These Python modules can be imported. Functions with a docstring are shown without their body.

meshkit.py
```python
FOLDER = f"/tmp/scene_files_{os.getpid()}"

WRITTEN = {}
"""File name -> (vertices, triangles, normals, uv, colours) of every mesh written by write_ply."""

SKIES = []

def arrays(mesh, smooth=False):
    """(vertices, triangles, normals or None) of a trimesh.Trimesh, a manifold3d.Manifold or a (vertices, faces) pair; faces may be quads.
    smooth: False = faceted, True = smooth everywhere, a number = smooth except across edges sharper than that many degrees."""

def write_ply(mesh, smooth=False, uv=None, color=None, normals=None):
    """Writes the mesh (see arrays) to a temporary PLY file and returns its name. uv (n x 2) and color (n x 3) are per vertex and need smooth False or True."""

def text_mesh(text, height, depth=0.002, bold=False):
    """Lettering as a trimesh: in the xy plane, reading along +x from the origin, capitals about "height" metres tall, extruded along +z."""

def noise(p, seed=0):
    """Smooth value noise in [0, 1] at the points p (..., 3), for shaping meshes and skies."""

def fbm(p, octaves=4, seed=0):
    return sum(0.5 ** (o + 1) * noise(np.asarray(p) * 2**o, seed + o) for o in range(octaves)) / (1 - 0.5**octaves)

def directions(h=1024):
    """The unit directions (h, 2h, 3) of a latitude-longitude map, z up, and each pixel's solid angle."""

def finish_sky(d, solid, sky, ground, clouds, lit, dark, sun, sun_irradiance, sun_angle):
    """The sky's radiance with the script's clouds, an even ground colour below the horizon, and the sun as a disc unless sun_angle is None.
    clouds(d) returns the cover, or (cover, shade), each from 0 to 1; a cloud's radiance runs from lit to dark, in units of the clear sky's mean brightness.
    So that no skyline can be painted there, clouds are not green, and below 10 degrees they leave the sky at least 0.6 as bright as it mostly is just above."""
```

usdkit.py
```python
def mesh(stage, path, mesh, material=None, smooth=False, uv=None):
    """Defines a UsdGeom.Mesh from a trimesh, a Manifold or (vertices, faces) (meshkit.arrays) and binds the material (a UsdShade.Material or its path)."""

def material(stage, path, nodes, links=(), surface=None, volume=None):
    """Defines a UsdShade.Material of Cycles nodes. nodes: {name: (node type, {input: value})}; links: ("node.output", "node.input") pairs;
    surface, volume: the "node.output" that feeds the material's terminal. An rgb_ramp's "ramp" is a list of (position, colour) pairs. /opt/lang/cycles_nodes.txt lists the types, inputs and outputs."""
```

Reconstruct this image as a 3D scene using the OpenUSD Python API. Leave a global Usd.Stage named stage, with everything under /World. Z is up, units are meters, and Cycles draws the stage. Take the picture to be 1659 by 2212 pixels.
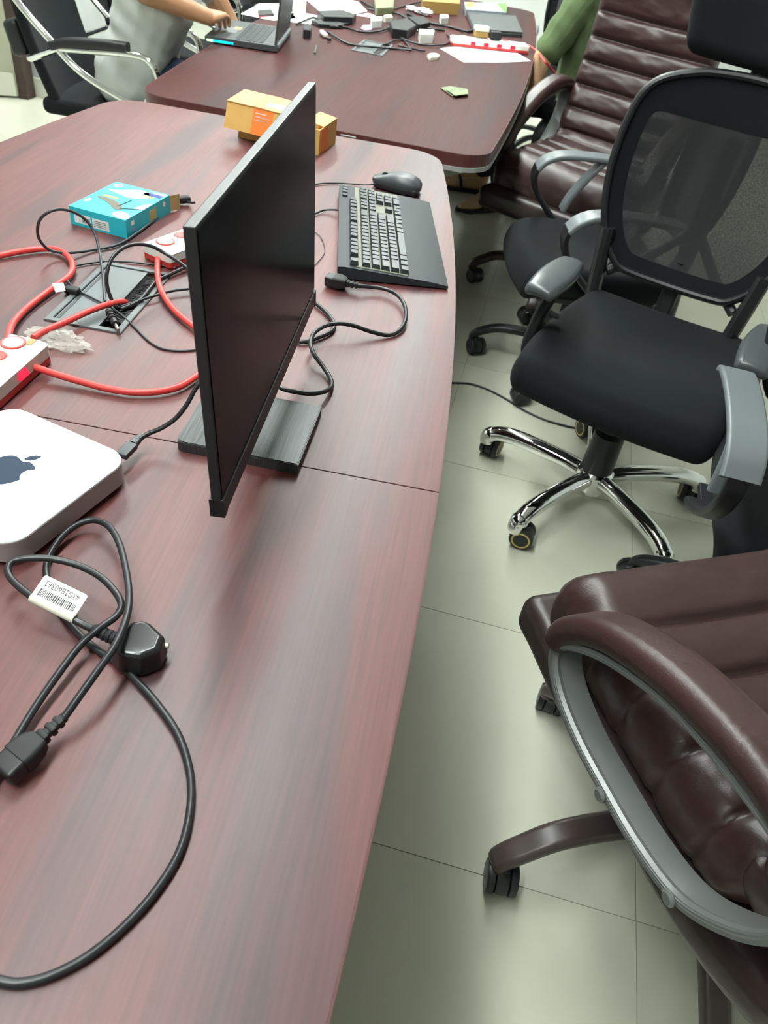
import math, random
import numpy as np, trimesh, manifold3d as m3, usdkit, meshkit
from shapely.geometry import Polygon, Point
from shapely import affinity
from pxr import Usd, UsdGeom, UsdLux, UsdShade, Gf, Sdf
random.seed(7); np.random.seed(7)
stage = Usd.Stage.CreateInMemory()
UsdGeom.SetStageUpAxis(stage, UsdGeom.Tokens.z); UsdGeom.SetStageMetersPerUnit(stage, 1.0)
stage.SetDefaultPrim(UsdGeom.Xform.Define(stage, '/World').GetPrim())
UsdGeom.Scope.Define(stage, '/World/Looks')
# ---------------------------------------------------------------- camera
F, PITCH, ROLL, YAW, CAMH, T = 1654.02, .71853, .16295, .13106, 1.3903, .739
WPX, HPX = 1659., 2212.
fw0 = np.array([-math.sin(YAW), math.cos(YAW), 0]); r0 = np.array([math.cos(YAW), math.sin(YAW), 0]); zz = np.array([0, 0, 1.])
FWD = math.cos(PITCH)*fw0 - math.sin(PITCH)*zz; u0 = math.sin(PITCH)*fw0 + math.cos(PITCH)*zz
RT = math.cos(ROLL)*r0 + math.sin(ROLL)*u0; UP = -math.sin(ROLL)*r0 + math.cos(ROLL)*u0
EYE = np.array([0, 0, CAMH])
cam = UsdGeom.Camera.Define(stage, '/World/camera')
cam.AddTransformOp().Set(Gf.Matrix4d(*RT, 0, *UP, 0, *(-FWD), 0, *EYE, 1))
cam.CreateHorizontalApertureAttr(36.0); cam.CreateVerticalApertureAttr(36.0*HPX/WPX)
cam.CreateFocalLengthAttr(36.0*F/WPX); cam.CreateClippingRangeAttr(Gf.Vec2f(.02, 100))
cam.CreateFStopAttr(14.0); cam.CreateFocusDistanceAttr(1.05)
EXPOSURE = 0.32
cam.CreateExposureAttr(EXPOSURE)
# ---------------------------------------------------------------- lights of the room (its ceiling panels) and a dim sky
LAMP = 39.0
dome = UsdLux.DomeLight.Define(stage, '/World/sky'); dome.CreateIntensityAttr(.25); dome.CreateColorAttr(Gf.Vec3f(.93, 1.0, .97))
CEIL = 2.75

def ray(px, py):
    return FWD + RT*(px-WPX/2)/F - UP*(py-HPX/2)/F
def at(px, py, z):                       # the point at height z seen at that pixel of the photograph
    d = ray(px, py); return EYE + d*((z-CAMH)/d[2])
def at_y(px, py, y):
    d = ray(px, py); return EYE + d*(y/d[1])

# ---------------------------------------------------------------- materials
M = {}
def mat(name, nodes, links, surface='p.BSDF'):
    M[name] = usdkit.material(stage, '/World/Looks/'+name, nodes, links, surface=surface); return M[name]
def plain(name, col, rough=.5, metal=0., spec=.5, bump=None, var=0., vscale=6., **kw):
    n = {'p': ('principled_bsdf', dict(base_color=col, roughness=rough, metallic=metal, specular_ior_level=spec, **kw))}; l = []
    if bump or var: n['g'] = ('texture_coordinate', {})
    if var:
        n['v'] = ('noise_texture', dict(scale=vscale, detail=4.))
        a = [c*(1-var) for c in col]; b = [min(1, c*(1+var)) for c in col]
        n['r'] = ('rgb_ramp', dict(ramp=[(.3, a), (.7, b)]))
        l += [('g.object', 'v.vector'), ('v.fac', 'r.fac'), ('r.color', 'p.base_color')]
    if bump:
        n['b'] = ('noise_texture', dict(scale=bump[0], detail=3.)); n['bm'] = ('bump', dict(strength=bump[1], distance=bump[2]))
        l += [('g.object', 'b.vector'), ('b.fac', 'bm.height'), ('bm.normal', 'p.normal')]
    return mat(name, n, l)
def wood(name, c1, c2, c3, rough, spec=2.15):
    mat(name, {'g': ('texture_coordinate', {}), 'm': ('mapping', dict(scale=(11., 1.1, 1.))), 'm2': ('mapping', dict(scale=(260., 7., 1.))),
        'n': ('noise_texture', dict(scale=1., detail=3., roughness=.5, distortion=.3)), 'n2': ('noise_texture', dict(scale=1., detail=3.)),
        'r': ('rgb_ramp', dict(ramp=[(.36, c2), (.50, c1), (.58, c1), (.72, c3)])), 'r2': ('rgb_ramp', dict(ramp=[(.3, (.78,)*3), (.7, (1.1,)*3)])),
        'x': ('mix_color', dict(blend_type='multiply', fac=1.)),
        'rr': ('map_range', dict(from_min=.3, from_max=.7, to_min=rough-.03, to_max=rough+.05)),
        'bm': ('bump', dict(strength=.06, distance=.0006)),
        'p': ('principled_bsdf', dict(specular_ior_level=.5, ior=spec))},
        [('g.object', 'm.vector'), ('g.object', 'm2.vector'), ('m.vector', 'n.vector'), ('m2.vector', 'n2.vector'), ('n.fac', 'r.fac'), ('n2.fac', 'r2.fac'),
         ('r.color', 'x.a'), ('r2.color', 'x.b'), ('x.result', 'p.base_color'), ('n.fac', 'rr.value'), ('rr.result', 'p.roughness'), ('n2.fac', 'bm.height'), ('bm.normal', 'p.normal')])
plain('floor_tile_a', (.55, .555, .45), .25, spec=.55, var=.05, vscale=3.)
plain('floor_tile_b', (.52, .53, .43), .27, spec=.55, var=.06, vscale=4.)
plain('floor_tile_c', (.57, .57, .47), .24, spec=.55, var=.05, vscale=2.)
plain('grout', (.24, .24, .19), .7)
plain('wall_paint', (.60, .62, .60), .7, var=.03)
plain('pillar_paint', (.42, .44, .44), .6, var=.12, vscale=5.)
plain('skirting_stone', (.55, .56, .47), .4, var=.06)
plain('ceiling_white', (.8, .8, .78), .8)
plain('dark_wood', (.045, .025, .02), .5, var=.2)
plain('door_laminate', (.34, .34, .25), .5, var=.08)
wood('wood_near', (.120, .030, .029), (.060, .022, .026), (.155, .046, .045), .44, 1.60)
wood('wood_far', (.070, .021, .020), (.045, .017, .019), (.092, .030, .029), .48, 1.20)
plain('wood_edge', (.105, .03, .028), .4)
plain('edge_trim_grey', (.36, .37, .36), .4)
plain('black_plastic', (.012, .013, .015), .42)
plain('black_matte', (.010, .011, .012), .62)
plain('black_gloss', (.012, .013, .015), .22)
plain('dark_grey_plastic', (.055, .062, .068), .38)
plain('mid_grey_plastic', (.16, .18, .19), .36)
plain('pad_grey', (.075, .085, .09), .28)
plain('bezel_grey', (.022, .025, .028), .36)
plain('screen_glass', (.004, .004, .0042), .20, spec=.07)
mat('brushed_black', {'g': ('texture_coordinate', {}), 'm': ('mapping', dict(scale=(14., 900., 14.))), 'n': ('noise_texture', dict(scale=1., detail=2.)),
    'r': ('rgb_ramp', dict(ramp=[(.3, (.022, .024, .025)), (.75, (.085, .092, .095))])), 'p': ('principled_bsdf', dict(roughness=.36, metallic=.35, anisotropic=.5))},
    [('g.object', 'm.vector'), ('m.vector', 'n.vector'), ('n.fac', 'r.fac'), ('r.color', 'p.base_color')])
plain('port_grey', (.10, .115, .12), .42, spec=.5)
plain('port_grey_dark', (.035, .04, .042), .5)
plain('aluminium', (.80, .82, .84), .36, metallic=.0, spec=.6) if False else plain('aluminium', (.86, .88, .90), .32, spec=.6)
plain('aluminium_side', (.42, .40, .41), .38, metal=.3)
plain('emblem', (.030, .048, .080), .55, spec=.15)
plain('red_rubber', (.66, .055, .05), .38)
plain('red_plastic', (.60, .05, .045), .35)
plain('white_plastic', (.80, .81, .76), .35)
plain('cream_plastic', (.72, .72, .62), .4)
plain('cable_black', (.016, .018, .021), .36)
plain('cable_grey', (.032, .036, .042), .42)
plain('paper', (.80, .83, .86), .7)
plain('tag_paper', (.78, .78, .76), .6)
plain('tape_cream', (.70, .68, .58), .6)
plain('ink', (.03, .03, .035), .7)
plain('ink_blue', (.02, .04, .25), .6)
plain('cyan_card', (.02, .52, .64), .32, var=.06, vscale=30.)
plain('print_white', (.82, .86, .88), .4)
plain('print_yellow', (.75, .55, .06), .4)
plain('print_brown', (.10, .085, .045), .4)
plain('print_gold', (.55, .42, .12), .4)
plain('card_yellow', (.62, .36, .10), .55, var=.05, vscale=20.)
plain('card_inside', (.42, .28, .12), .7)
plain('print_orange', (.85, .20, .03), .45)
plain('card_brown', (.40, .24, .07), .7)
plain('metal_pin', (.75, .72, .62), .25, metal=1.)
plain('chrome', (.82, .83, .83), .08, metal=1.)
plain('silver_paint', (.20, .21, .205), .36, metal=.3)
def leather(name, c, rough):
    mat(name, {'g': ('texture_coordinate', {}), 'w': ('noise_texture', dict(scale=9., detail=3., distortion=.8)), 'v': ('voronoi_texture', dict(scale=420.)),
        'ns': ('noise_texture', dict(scale=3.5, detail=3.)), 'r': ('rgb_ramp', dict(ramp=[(.3, [k*.8 for k in c]), (.7, [k*1.2 for k in c])])),
        'b1': ('bump', dict(strength=.35, distance=.008)), 'b2': ('bump', dict(strength=.10, distance=.001)),
        'p': ('principled_bsdf', dict(roughness=rough, specular_ior_level=.6))},
        [('g.object', 'w.vector'), ('g.object', 'v.vector'), ('g.object', 'ns.vector'), ('ns.fac', 'r.fac'), ('r.color', 'p.base_color'),
         ('w.fac', 'b1.height'), ('v.distance', 'b2.height'), ('b1.normal', 'b2.normal'), ('b2.normal', 'p.normal')])
leather('leather_brown', (.042, .0185, .0175), .40)
leather('leather_dark', (.036, .022, .021), .38)
plain('leg_brown', (.060, .043, .040), .35)
def fabric(name, c, rough=.85, sc=900., var=.12):
    mat(name, {'g': ('texture_coordinate', {}), 'v': ('voronoi_texture', dict(scale=sc)), 'n': ('noise_texture', dict(scale=5., detail=4.)),
        'r': ('rgb_ramp', dict(ramp=[(.3, [k*(1-var) for k in c]), (.7, [k*(1+var) for k in c])])), 'b': ('bump', dict(strength=.35, distance=.0015)),
        'p': ('principled_bsdf', dict(roughness=rough, sheen_weight=.03, specular_ior_level=.2))},
        [('g.object', 'v.vector'), ('g.object', 'n.vector'), ('n.fac', 'r.fac'), ('r.color', 'p.base_color'), ('v.distance', 'b.height'), ('b.normal', 'p.normal')])
fabric('fabric_black', (.0075, .0095, .011))
fabric('shirt_grey', (.60, .63, .59), .9, 700.)
fabric('denim', (.018, .028, .055), .9, 900.)
fabric('shirt_green', (.115, .165, .075), .9, 700.)
fabric('trouser_black', (.012, .013, .015), .9)
fabric('hair', (.012, .01, .009), .6)
plain('skin', (.44, .235, .125), .5, var=.08, vscale=12., subsurface_weight=.12, subsurface_radius=(.01, .004, .002))
plain('skin_light', (.56, .35, .20), .5, var=.06, vscale=12., subsurface_weight=.12, subsurface_radius=(.01, .004, .002))
plain('nail', (.62, .40, .30), .35)
plain('eye_white', (.8, .8, .78), .3)
def meshy(name, c, alpha):
    mat(name, {'g': ('texture_coordinate', {}), 'v': ('noise_texture', dict(scale=260., detail=1.)), 'mr': ('map_range', dict(from_min=.3, from_max=.7, to_min=alpha-.12, to_max=alpha+.12)),
        'p': ('principled_bsdf', dict(base_color=c, roughness=.6)), 't': ('transparent_bsdf', {}), 'x': ('mix_closure', {})},
        [('g.object', 'v.vector'), ('v.fac', 'mr.value'), ('mr.result', 'x.fac'), ('t.BSDF', 'x.closure1'), ('p.BSDF', 'x.closure2')], 'x.closure')
meshy('mesh_black', (.015, .018, .020), .72)
mat('clear_film', {'t': ('transparent_bsdf', dict(color=(.93, .92, .9))), 'g': ('principled_bsdf', dict(base_color=(.75, .74, .7), roughness=.15)), 'x': ('mix_closure', dict(fac=.20))},
    [('t.BSDF', 'x.closure1'), ('g.BSDF', 'x.closure2')], 'x.closure')
def glow(name, col, s):
    mat(name, {'e': ('emission', dict(color=col, strength=s))}, [], 'e.emission')
glow('lamp_panel', (.93, 1.0, .96), LAMP)
mat('rocker_glow', {'p': ('principled_bsdf', dict(base_color=(.7, .01, .03), roughness=.2, emission_color=(1., .02, .06), emission_strength=.7))}, [])
glow('edge_cyan', (.01, .75, 1.), 1.5)
glow('edge_white', (.8, 1., .55), 1.6)
plain('key_cap', (.032, .038, .044), .36, spec=.35)
plain('key_deck', (.030, .036, .041), .5, spec=.25)
plain('key_gap', (.20, .20, .15), .6)
plain('key_print', (.5, .55, .58), .5)
plain('note_green', (.20, .24, .13), .7, var=.25, vscale=60.)
plain('label_purple', (.30, .28, .62), .5)
plain('green_print', (.12, .62, .05), .4)
plain('grey_card', (.34, .38, .42), .4)
plain('olive_plastic', (.22, .23, .13), .5)

# ---------------------------------------------------------------- scene helpers
used = {}
def npath(parent, name):
    k = used.get((parent, name), 0); used[(parent, name)] = k+1
    return f'{parent}/{name}' + (f'_{k:03d}' if k else '')
def tag(p, label=None, cat=None, group=None, kind=None):
    for k, v in (('label', label), ('category', cat), ('group', group), ('kind', kind)):
        if v: p.SetCustomDataByKey(k, v)
    return p
XF = {}
def thing(name, label, cat, loc=(0, 0, 0), rz=0., group=None, kind=None):
    x = UsdGeom.Xform.Define(stage, npath('/World', name)); x.AddTranslateOp().Set(Gf.Vec3d(*map(float, loc))); x.AddRotateZOp().Set(math.degrees(rz))
    p = x.GetPrim(); XF[str(p.GetPath())] = (np.array(loc, float), rz)
    return tag(p, label, cat, group, kind)
def obj(name, mesh, m, parent=None, smooth=35, world=False, label=None, kind=None):
    par = str(parent.GetPath()) if parent is not None else '/World'
    if isinstance(mesh, (list,)): mesh = cat(*mesh)
    if world and parent is not None:
        root = '/'.join(par.split('/')[:3])
        if root in XF:
            o, a = XF[root]; mesh = mesh.copy(); v = np.array(mesh.vertices)-o; c, s = math.cos(-a), math.sin(-a)
            mesh.vertices = np.c_[v[:, 0]*c-v[:, 1]*s, v[:, 0]*s+v[:, 1]*c, v[:, 2]]
    g = usdkit.mesh(stage, npath(par, name), mesh, M[m], smooth=smooth); p = g.GetPrim()
    return tag(p, label, kind=kind)
def single(name, mesh, m, label, cat, smooth=35, group=None, kind=None):
    return tag(obj(name, mesh, m, None, smooth), label, cat, group, kind)
def dup(src, label, loc, rz, group=None):
    d = src.GetCustomData(); r = thing(src.GetName().rstrip('_0123456789'), label, d['category'], loc, rz, group)
    r.GetReferences().AddInternalReference(src.GetPath()); r.SetInstanceable(True); tag(r, label, d['category'], group)
    return r
# ---------------------------------------------------------------- mesh helpers
def cat(*ms): return trimesh.util.concatenate([m for m in ms])
def mv(m, t=(0, 0, 0), rx=0, ry=0, rz=0, s=None):
    m = m.copy()
    if s is not None: m.apply_scale(s)
    for a, ax in ((rx, (1, 0, 0)), (ry, (0, 1, 0)), (rz, (0, 0, 1))):
        if a: m.apply_transform(trimesh.transformations.rotation_matrix(a, ax))
    m.apply_translation(np.array(t, float)); return m
def frame(m, o, x, y):                   # local axes x, y (orthonormalised) at o
    x = np.array(x, float); x /= np.linalg.norm(x); y = np.array(y, float); y -= x*(x@y); y /= np.linalg.norm(y); z = np.cross(x, y)
    m = m.copy(); m.vertices = np.array(o) + np.array(m.vertices)@np.array([x, y, z]); return m
def axis_pts(h, r, ne, ni):
    e = h-r+r*np.sin(np.linspace(0, 1, ne+1)*math.pi/2) if False else h-r+r*np.linspace(0, 1, ne+1)
    i = np.linspace(-(h-r), h-r, ni+1)
    return np.r_[-e[::-1], i[1:-1], e] if h-r > 1e-6 else np.r_[-e[::-1][:-1], e]
def rbox(sx, sy, sz, r, ne=2, ni=1, deform=None):
    """A box with rounded edges about the origin; ni: cuts of its flat faces (one number or three); deform(points, normals) -> points."""
    h = np.array([sx, sy, sz])/2.; r = min(r, *(h*.999)); ni = (ni,)*3 if np.isscalar(ni) else ni
    ax = [axis_pts(h[k], r, ne, ni[k]) for k in range(3)]; V = []; Fc = []; base = 0
    for k in range(3):
        a, b = (k+1) % 3, (k+2) % 3
        A, B = np.meshgrid(ax[a], ax[b], indexing='ij'); na, nb = A.shape
        for s in (-1, 1):
            P = np.zeros((na*nb, 3)); P[:, a] = A.ravel(); P[:, b] = B.ravel(); P[:, k] = s*h[k]
            idx = np.arange(na*nb).reshape(na, nb)+base
            q = np.stack([idx[:-1, :-1], idx[1:, :-1], idx[1:, 1:], idx[:-1, 1:]], -1).reshape(-1, 4)
            Fc.append(q if s > 0 else q[:, ::-1]); V.append(P); base += na*nb
    V = np.vstack(V); Fc = np.vstack(Fc); inn = np.clip(V, -(h-r), h-r); d = V-inn; L = np.linalg.norm(d, axis=1, keepdims=True); d = d/np.maximum(L, 1e-12)
    P = inn+d*r
    m = trimesh.Trimesh(P, np.vstack([Fc[:, [0, 1, 2]], Fc[:, [0, 2, 3]]]), process=False); m.merge_vertices(digits_vertex=6)
    if deform is not None:
        v = np.array(m.vertices); inn = np.clip(v, -(h-r), h-r); d = v-inn; d /= np.maximum(np.linalg.norm(d, axis=1, keepdims=True), 1e-12)
        m.vertices = deform(v.copy(), d)
    return m
def box(x0, x1, y0, y1, z0, z1, r=0.):
    m = rbox(x1-x0, y1-y0, z1-z0, r, 1, 1) if r else trimesh.creation.box((x1-x0, y1-y0, z1-z0))
    return mv(m, ((x0+x1)/2, (y0+y1)/2, (z0+z1)/2))
def cyl(r, h, n=24, ch=0., t=(0, 0, 0), **k):
    return mv(lathe([(0, 0), (r-ch, 0), (r, ch), (r, h-ch), (r-ch, h), (0, h)], n), t, **k)
def lathe(prof, n=28):
    prof = np.array(prof, float); a = np.linspace(0, 2*math.pi, n, endpoint=False); k = len(prof)
    V = np.stack([np.outer(prof[:, 0], np.cos(a)), np.outer(prof[:, 0], np.sin(a)), np.repeat(prof[:, 1:], n, 1)], -1).reshape(-1, 3)
    i = np.arange(k*n).reshape(k, n); j = np.roll(i, -1, 1)
    q = np.stack([i[:-1], j[:-1], j[1:], i[1:]], -1).reshape(-1, 4)
    m = trimesh.Trimesh(V, np.vstack([q[:, :3], q[:, [0, 2, 3]]]), process=False); m.merge_vertices(digits_vertex=7); m.update_faces(m.nondegenerate_faces()); return m
def spline(pts, n=8, closed=False):
    p = np.array(pts, float); k = len(p); out = []
    g = (lambda i: p[i % k]) if closed else (lambda i: p[i] if 0 <= i < k else (2*p[0]-p[1] if i < 0 else 2*p[-1]-p[-2]))
    for i in range(k if closed else k-1):
        a, b, c, d = g(i-1), g(i), g(i+1), g(i+2)
        for t in np.linspace(0, 1, n, endpoint=False):
            out.append(.5*((2*b)+(c-a)*t+(2*a-5*b+4*c-d)*t*t+(3*b-a-3*c+d)*t**3))
    if not closed: out.append(p[-1])
    return np.array(out)
def sweep(path, prof, side=None, closed=False, scale=None):
    """Sweep a convex 2D profile along path; side: a constant sideways axis for its x (planar paths), else parallel transport. scale: factor(s) per point."""
    P = np.array(path, float); n = len(P); prof = np.array(prof, float); k = len(prof)
    t = (np.roll(P, -1, 0)-np.roll(P, 1, 0)) if closed else np.gradient(P, axis=0)
    t /= np.maximum(np.linalg.norm(t, axis=1, keepdims=True), 1e-12); V = []
    if side is None:
        x = np.cross(t[0], [0, 0, 1.]); x = x if np.linalg.norm(x) > .1 else np.cross(t[0], [1., 0, 0])
    for i in range(n):
        if side is not None: x = np.array(side, float)
        x = x-t[i]*(x@t[i]); x = x/np.linalg.norm(x); y = np.cross(t[i], x); s = 1. if scale is None else scale[i]
        s = np.broadcast_to(np.asarray(s, float), (2,))
        V.append(P[i]+np.outer(prof[:, 0]*s[0], x)+np.outer(prof[:, 1]*s[1], y))
    V = np.vstack(V); i = np.arange(n*k).reshape(n, k)
    i2 = np.vstack([i, i[:1]]) if closed else i
    a, b = i2[:-1], i2[1:]; aj, bj = np.roll(a, -1, 1), np.roll(b, -1, 1)
    q = np.stack([a, aj, bj, b], -1).reshape(-1, 4); f = [q[:, :3], q[:, [0, 2, 3]]]
    if not closed:
        c0, c1 = len(V), len(V)+1; V = np.vstack([V, P[:1], P[-1:]])
        r = np.arange(k); rj = np.roll(r, -1)
        f += [np.c_[rj, r, np.full(k, c0)], np.c_[r+(n-1)*k, rj+(n-1)*k, np.full(k, c1)]]
    m = trimesh.Trimesh(V, np.vstack(f), process=False)
    if m.volume < 0: m.invert()
    return m
def circ(r, n=10, ry=None): a = np.linspace(0, 2*math.pi, n, endpoint=False); return np.c_[r*np.cos(a), (ry or r)*np.sin(a)]
def rrect(w, h, r, n=3):
    p = Polygon([(-w/2+r, -h/2+r), (w/2-r, -h/2+r), (w/2-r, h/2-r), (-w/2+r, h/2-r)]).buffer(r, quad_segs=n); return np.array(p.exterior.coords)[:-1][::-1]
def tube(pts, r, n=8, seg=10, closed=False, smooth=True):
    return sweep(spline(pts, n, closed) if smooth else pts, circ(r, seg), closed=closed)
def prism(poly, h, z=0., bev=0.):
    """Extrude a shapely polygon (or points) upward, with a small chamfer round its top."""
    poly = poly if hasattr(poly, 'exterior') else Polygon(poly)
    if not bev: return mv(trimesh.creation.extrude_polygon(poly, h, engine='earcut'), (0, 0, z))
    c = m3.CrossSection([np.array(poly.exterior.coords)[:-1]] + [np.array(i.coords)[:-1] for i in poly.interiors], m3.FillRule.EvenOdd)
    a = m3.Manifold.extrude(c, h-bev); b = m3.Manifold.extrude(c.offset(-bev, m3.JoinType.Round), h)
    mid = m3.Manifold.extrude(c.offset(-bev*.4, m3.JoinType.Round), h-bev*.4)
    return mv(mani(a+b+mid), (0, 0, z))
def mani(m):
    q = m.to_mesh(); return trimesh.Trimesh(q.vert_properties[:, :3], q.tri_verts, process=False)
def tom(m): return m3.Manifold(m3.Mesh(np.array(m.vertices, np.float32), np.array(m.faces, np.uint32)))
def ball(c, r, n=14):
    s = m3.Manifold.sphere(1., n).scale([r]*3 if np.isscalar(r) else list(r)); return s.translate(list(map(float, c)))
def bone(a, ra, b, rb, n=14): return m3.Manifold.batch_hull([ball(a, ra, n), ball(b, rb, n)])
def chain(pts, rad, n=14):
    out = bone(pts[0], rad[0], pts[1], rad[1], n)
    for i in range(1, len(pts)-1): out += bone(pts[i], rad[i], pts[i+1], rad[i+1], n)
    return out
def smoothed(m, edge=.02, it=10):
    q = mani(m.refine_to_length(edge)); q.merge_vertices(digits_vertex=6); trimesh.smoothing.filter_taubin(q, .5, .53, it); return q
def V(*a): return np.array(a, float)
def text(s, h, depth=.0004): return meshkit.text_mesh(s, h, depth)

# ---------------------------------------------------------------- THE ROOM
fl = tag(UsdGeom.Xform.Define(stage, '/World/floor').GetPrim(), 'glossy beige vitrified tile floor with thin dark joints', 'floor', kind='structure'); XF['/World/floor'] = (np.zeros(3), 0.)
used[('/World', 'floor')] = 1
GX, GY = .480, .6725
obj('grout', box(-4., 2.9, -2.3, 8.1, -.05, -.0015), 'grout', fl, None)
tm = prism(affinity.scale(Polygon([(-1, -1), (1, -1), (1, 1), (-1, 1)]),   .2994, .2994), .012, -.012, .0005)
rt = random.Random(3)
for i in range(-7, 4):
    for j in range(-4, 13):
        obj('tile', mv(tm, (GX+.6*i+.3, GY+.6*j+.3, 0.)), rt.choice(['floor_tile_a', 'floor_tile_a', 'floor_tile_b', 'floor_tile_c']), fl, None)
X0, X1, Y0, Y1 = -3.45, 2.6, -2.0, 7.9
def struct(name, mesh, m, label, cat_): return tag(obj(name, mesh, m, None, None), label, cat_, kind='structure')
struct('wall_back', box(X0-.1, X1+.1, Y1, Y1+.1, 0, CEIL), 'wall_paint', 'pale painted wall at the far end of the room', 'wall')
struct('wall_front', box(X0-.1, X1+.1, Y0-.1, Y0, 0, CEIL), 'wall_paint', 'pale painted wall behind the viewpoint', 'wall')
struct('wall_left', box(X0-.1, X0, Y0, Y1, 0, CEIL), 'wall_paint', 'pale painted wall left of the tables', 'wall')
struct('wall_right', box(X1, X1+.1, Y0, Y1, 0, CEIL), 'wall_paint', 'pale painted wall right of the chairs', 'wall')
struct('ceiling', box(X0-.1, X1+.1, Y0-.1, Y1+.1, CEIL, CEIL+.1), 'ceiling_white', 'white ceiling carrying the light panels', 'ceiling')
pl = tag(UsdGeom.Xform.Define(stage, '/World/trim_1').GetPrim(), 'grey painted pillar with stone skirting behind the seated person in grey', 'pillar', kind='structure'); XF['/World/trim_1'] = (np.zeros(3), 0.)
obj('pillar_shaft', box(X0, -2.925, 4.385, 6.2, 0, CEIL, .006), 'pillar_paint', pl)
obj('skirting', [box(X0, -2.910, 4.372, 6.2, 0, .10, .003)], 'skirting_stone', pl)
dr = tag(UsdGeom.Xform.Define(stage, '/World/door_1').GetPrim(), 'door of dull beige laminate in a dark wooden frame at the far left', 'door', kind='structure'); XF['/World/door_1'] = (np.zeros(3), 0.)
obj('door_frame', box(-3.06, -2.99, 4.285, 4.365, 0, 2.1, .004), 'dark_wood', dr)
obj('door_leaf', mv(box(-.85, 0, -.02, .02, .012, 2.08, .002), (-3.055, 4.30, 0), rz=math.radians(28)), 'door_laminate', dr)
obj('kick_plate', mv(box(-.83, -.01, -.028, -.02, .012, .13), (-3.055, 4.30, 0), rz=math.radians(28)), 'skirting_stone', dr)
# ceiling strip lights, three rows along the tables
rows = [(-.72, 'row above the tables'), (-2.1, 'row left of the tables')]
nth = ['nearest to the viewpoint', 'second from the viewpoint', 'third from the viewpoint', 'fourth from the viewpoint', 'fifth from the viewpoint']
for lx, rn in rows:
    for ly, nn in zip((-.1, 1.5, 3.1, 4.7, 6.3) if lx > -1 else (3.1, 4.7, 6.3), nth):
        t = thing('ceiling_light', f'long white ceiling light, {rn}, {nn}', 'light', (lx, ly, CEIL), 0, 'ceiling light strips')
        obj('frame', prism(Polygon([(-.14, -.66), (.14, -.66), (.14, .66), (-.14, .66)], [[(-.12, -.64), (.12, -.64), (.12, .64), (-.12, .64)]]), .02, -.02), 'ceiling_white', t, None)
        obj('diffuser', box(-.12, .12, -.64, .64, -.014, -.008), 'lamp_panel', t, None)

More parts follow.
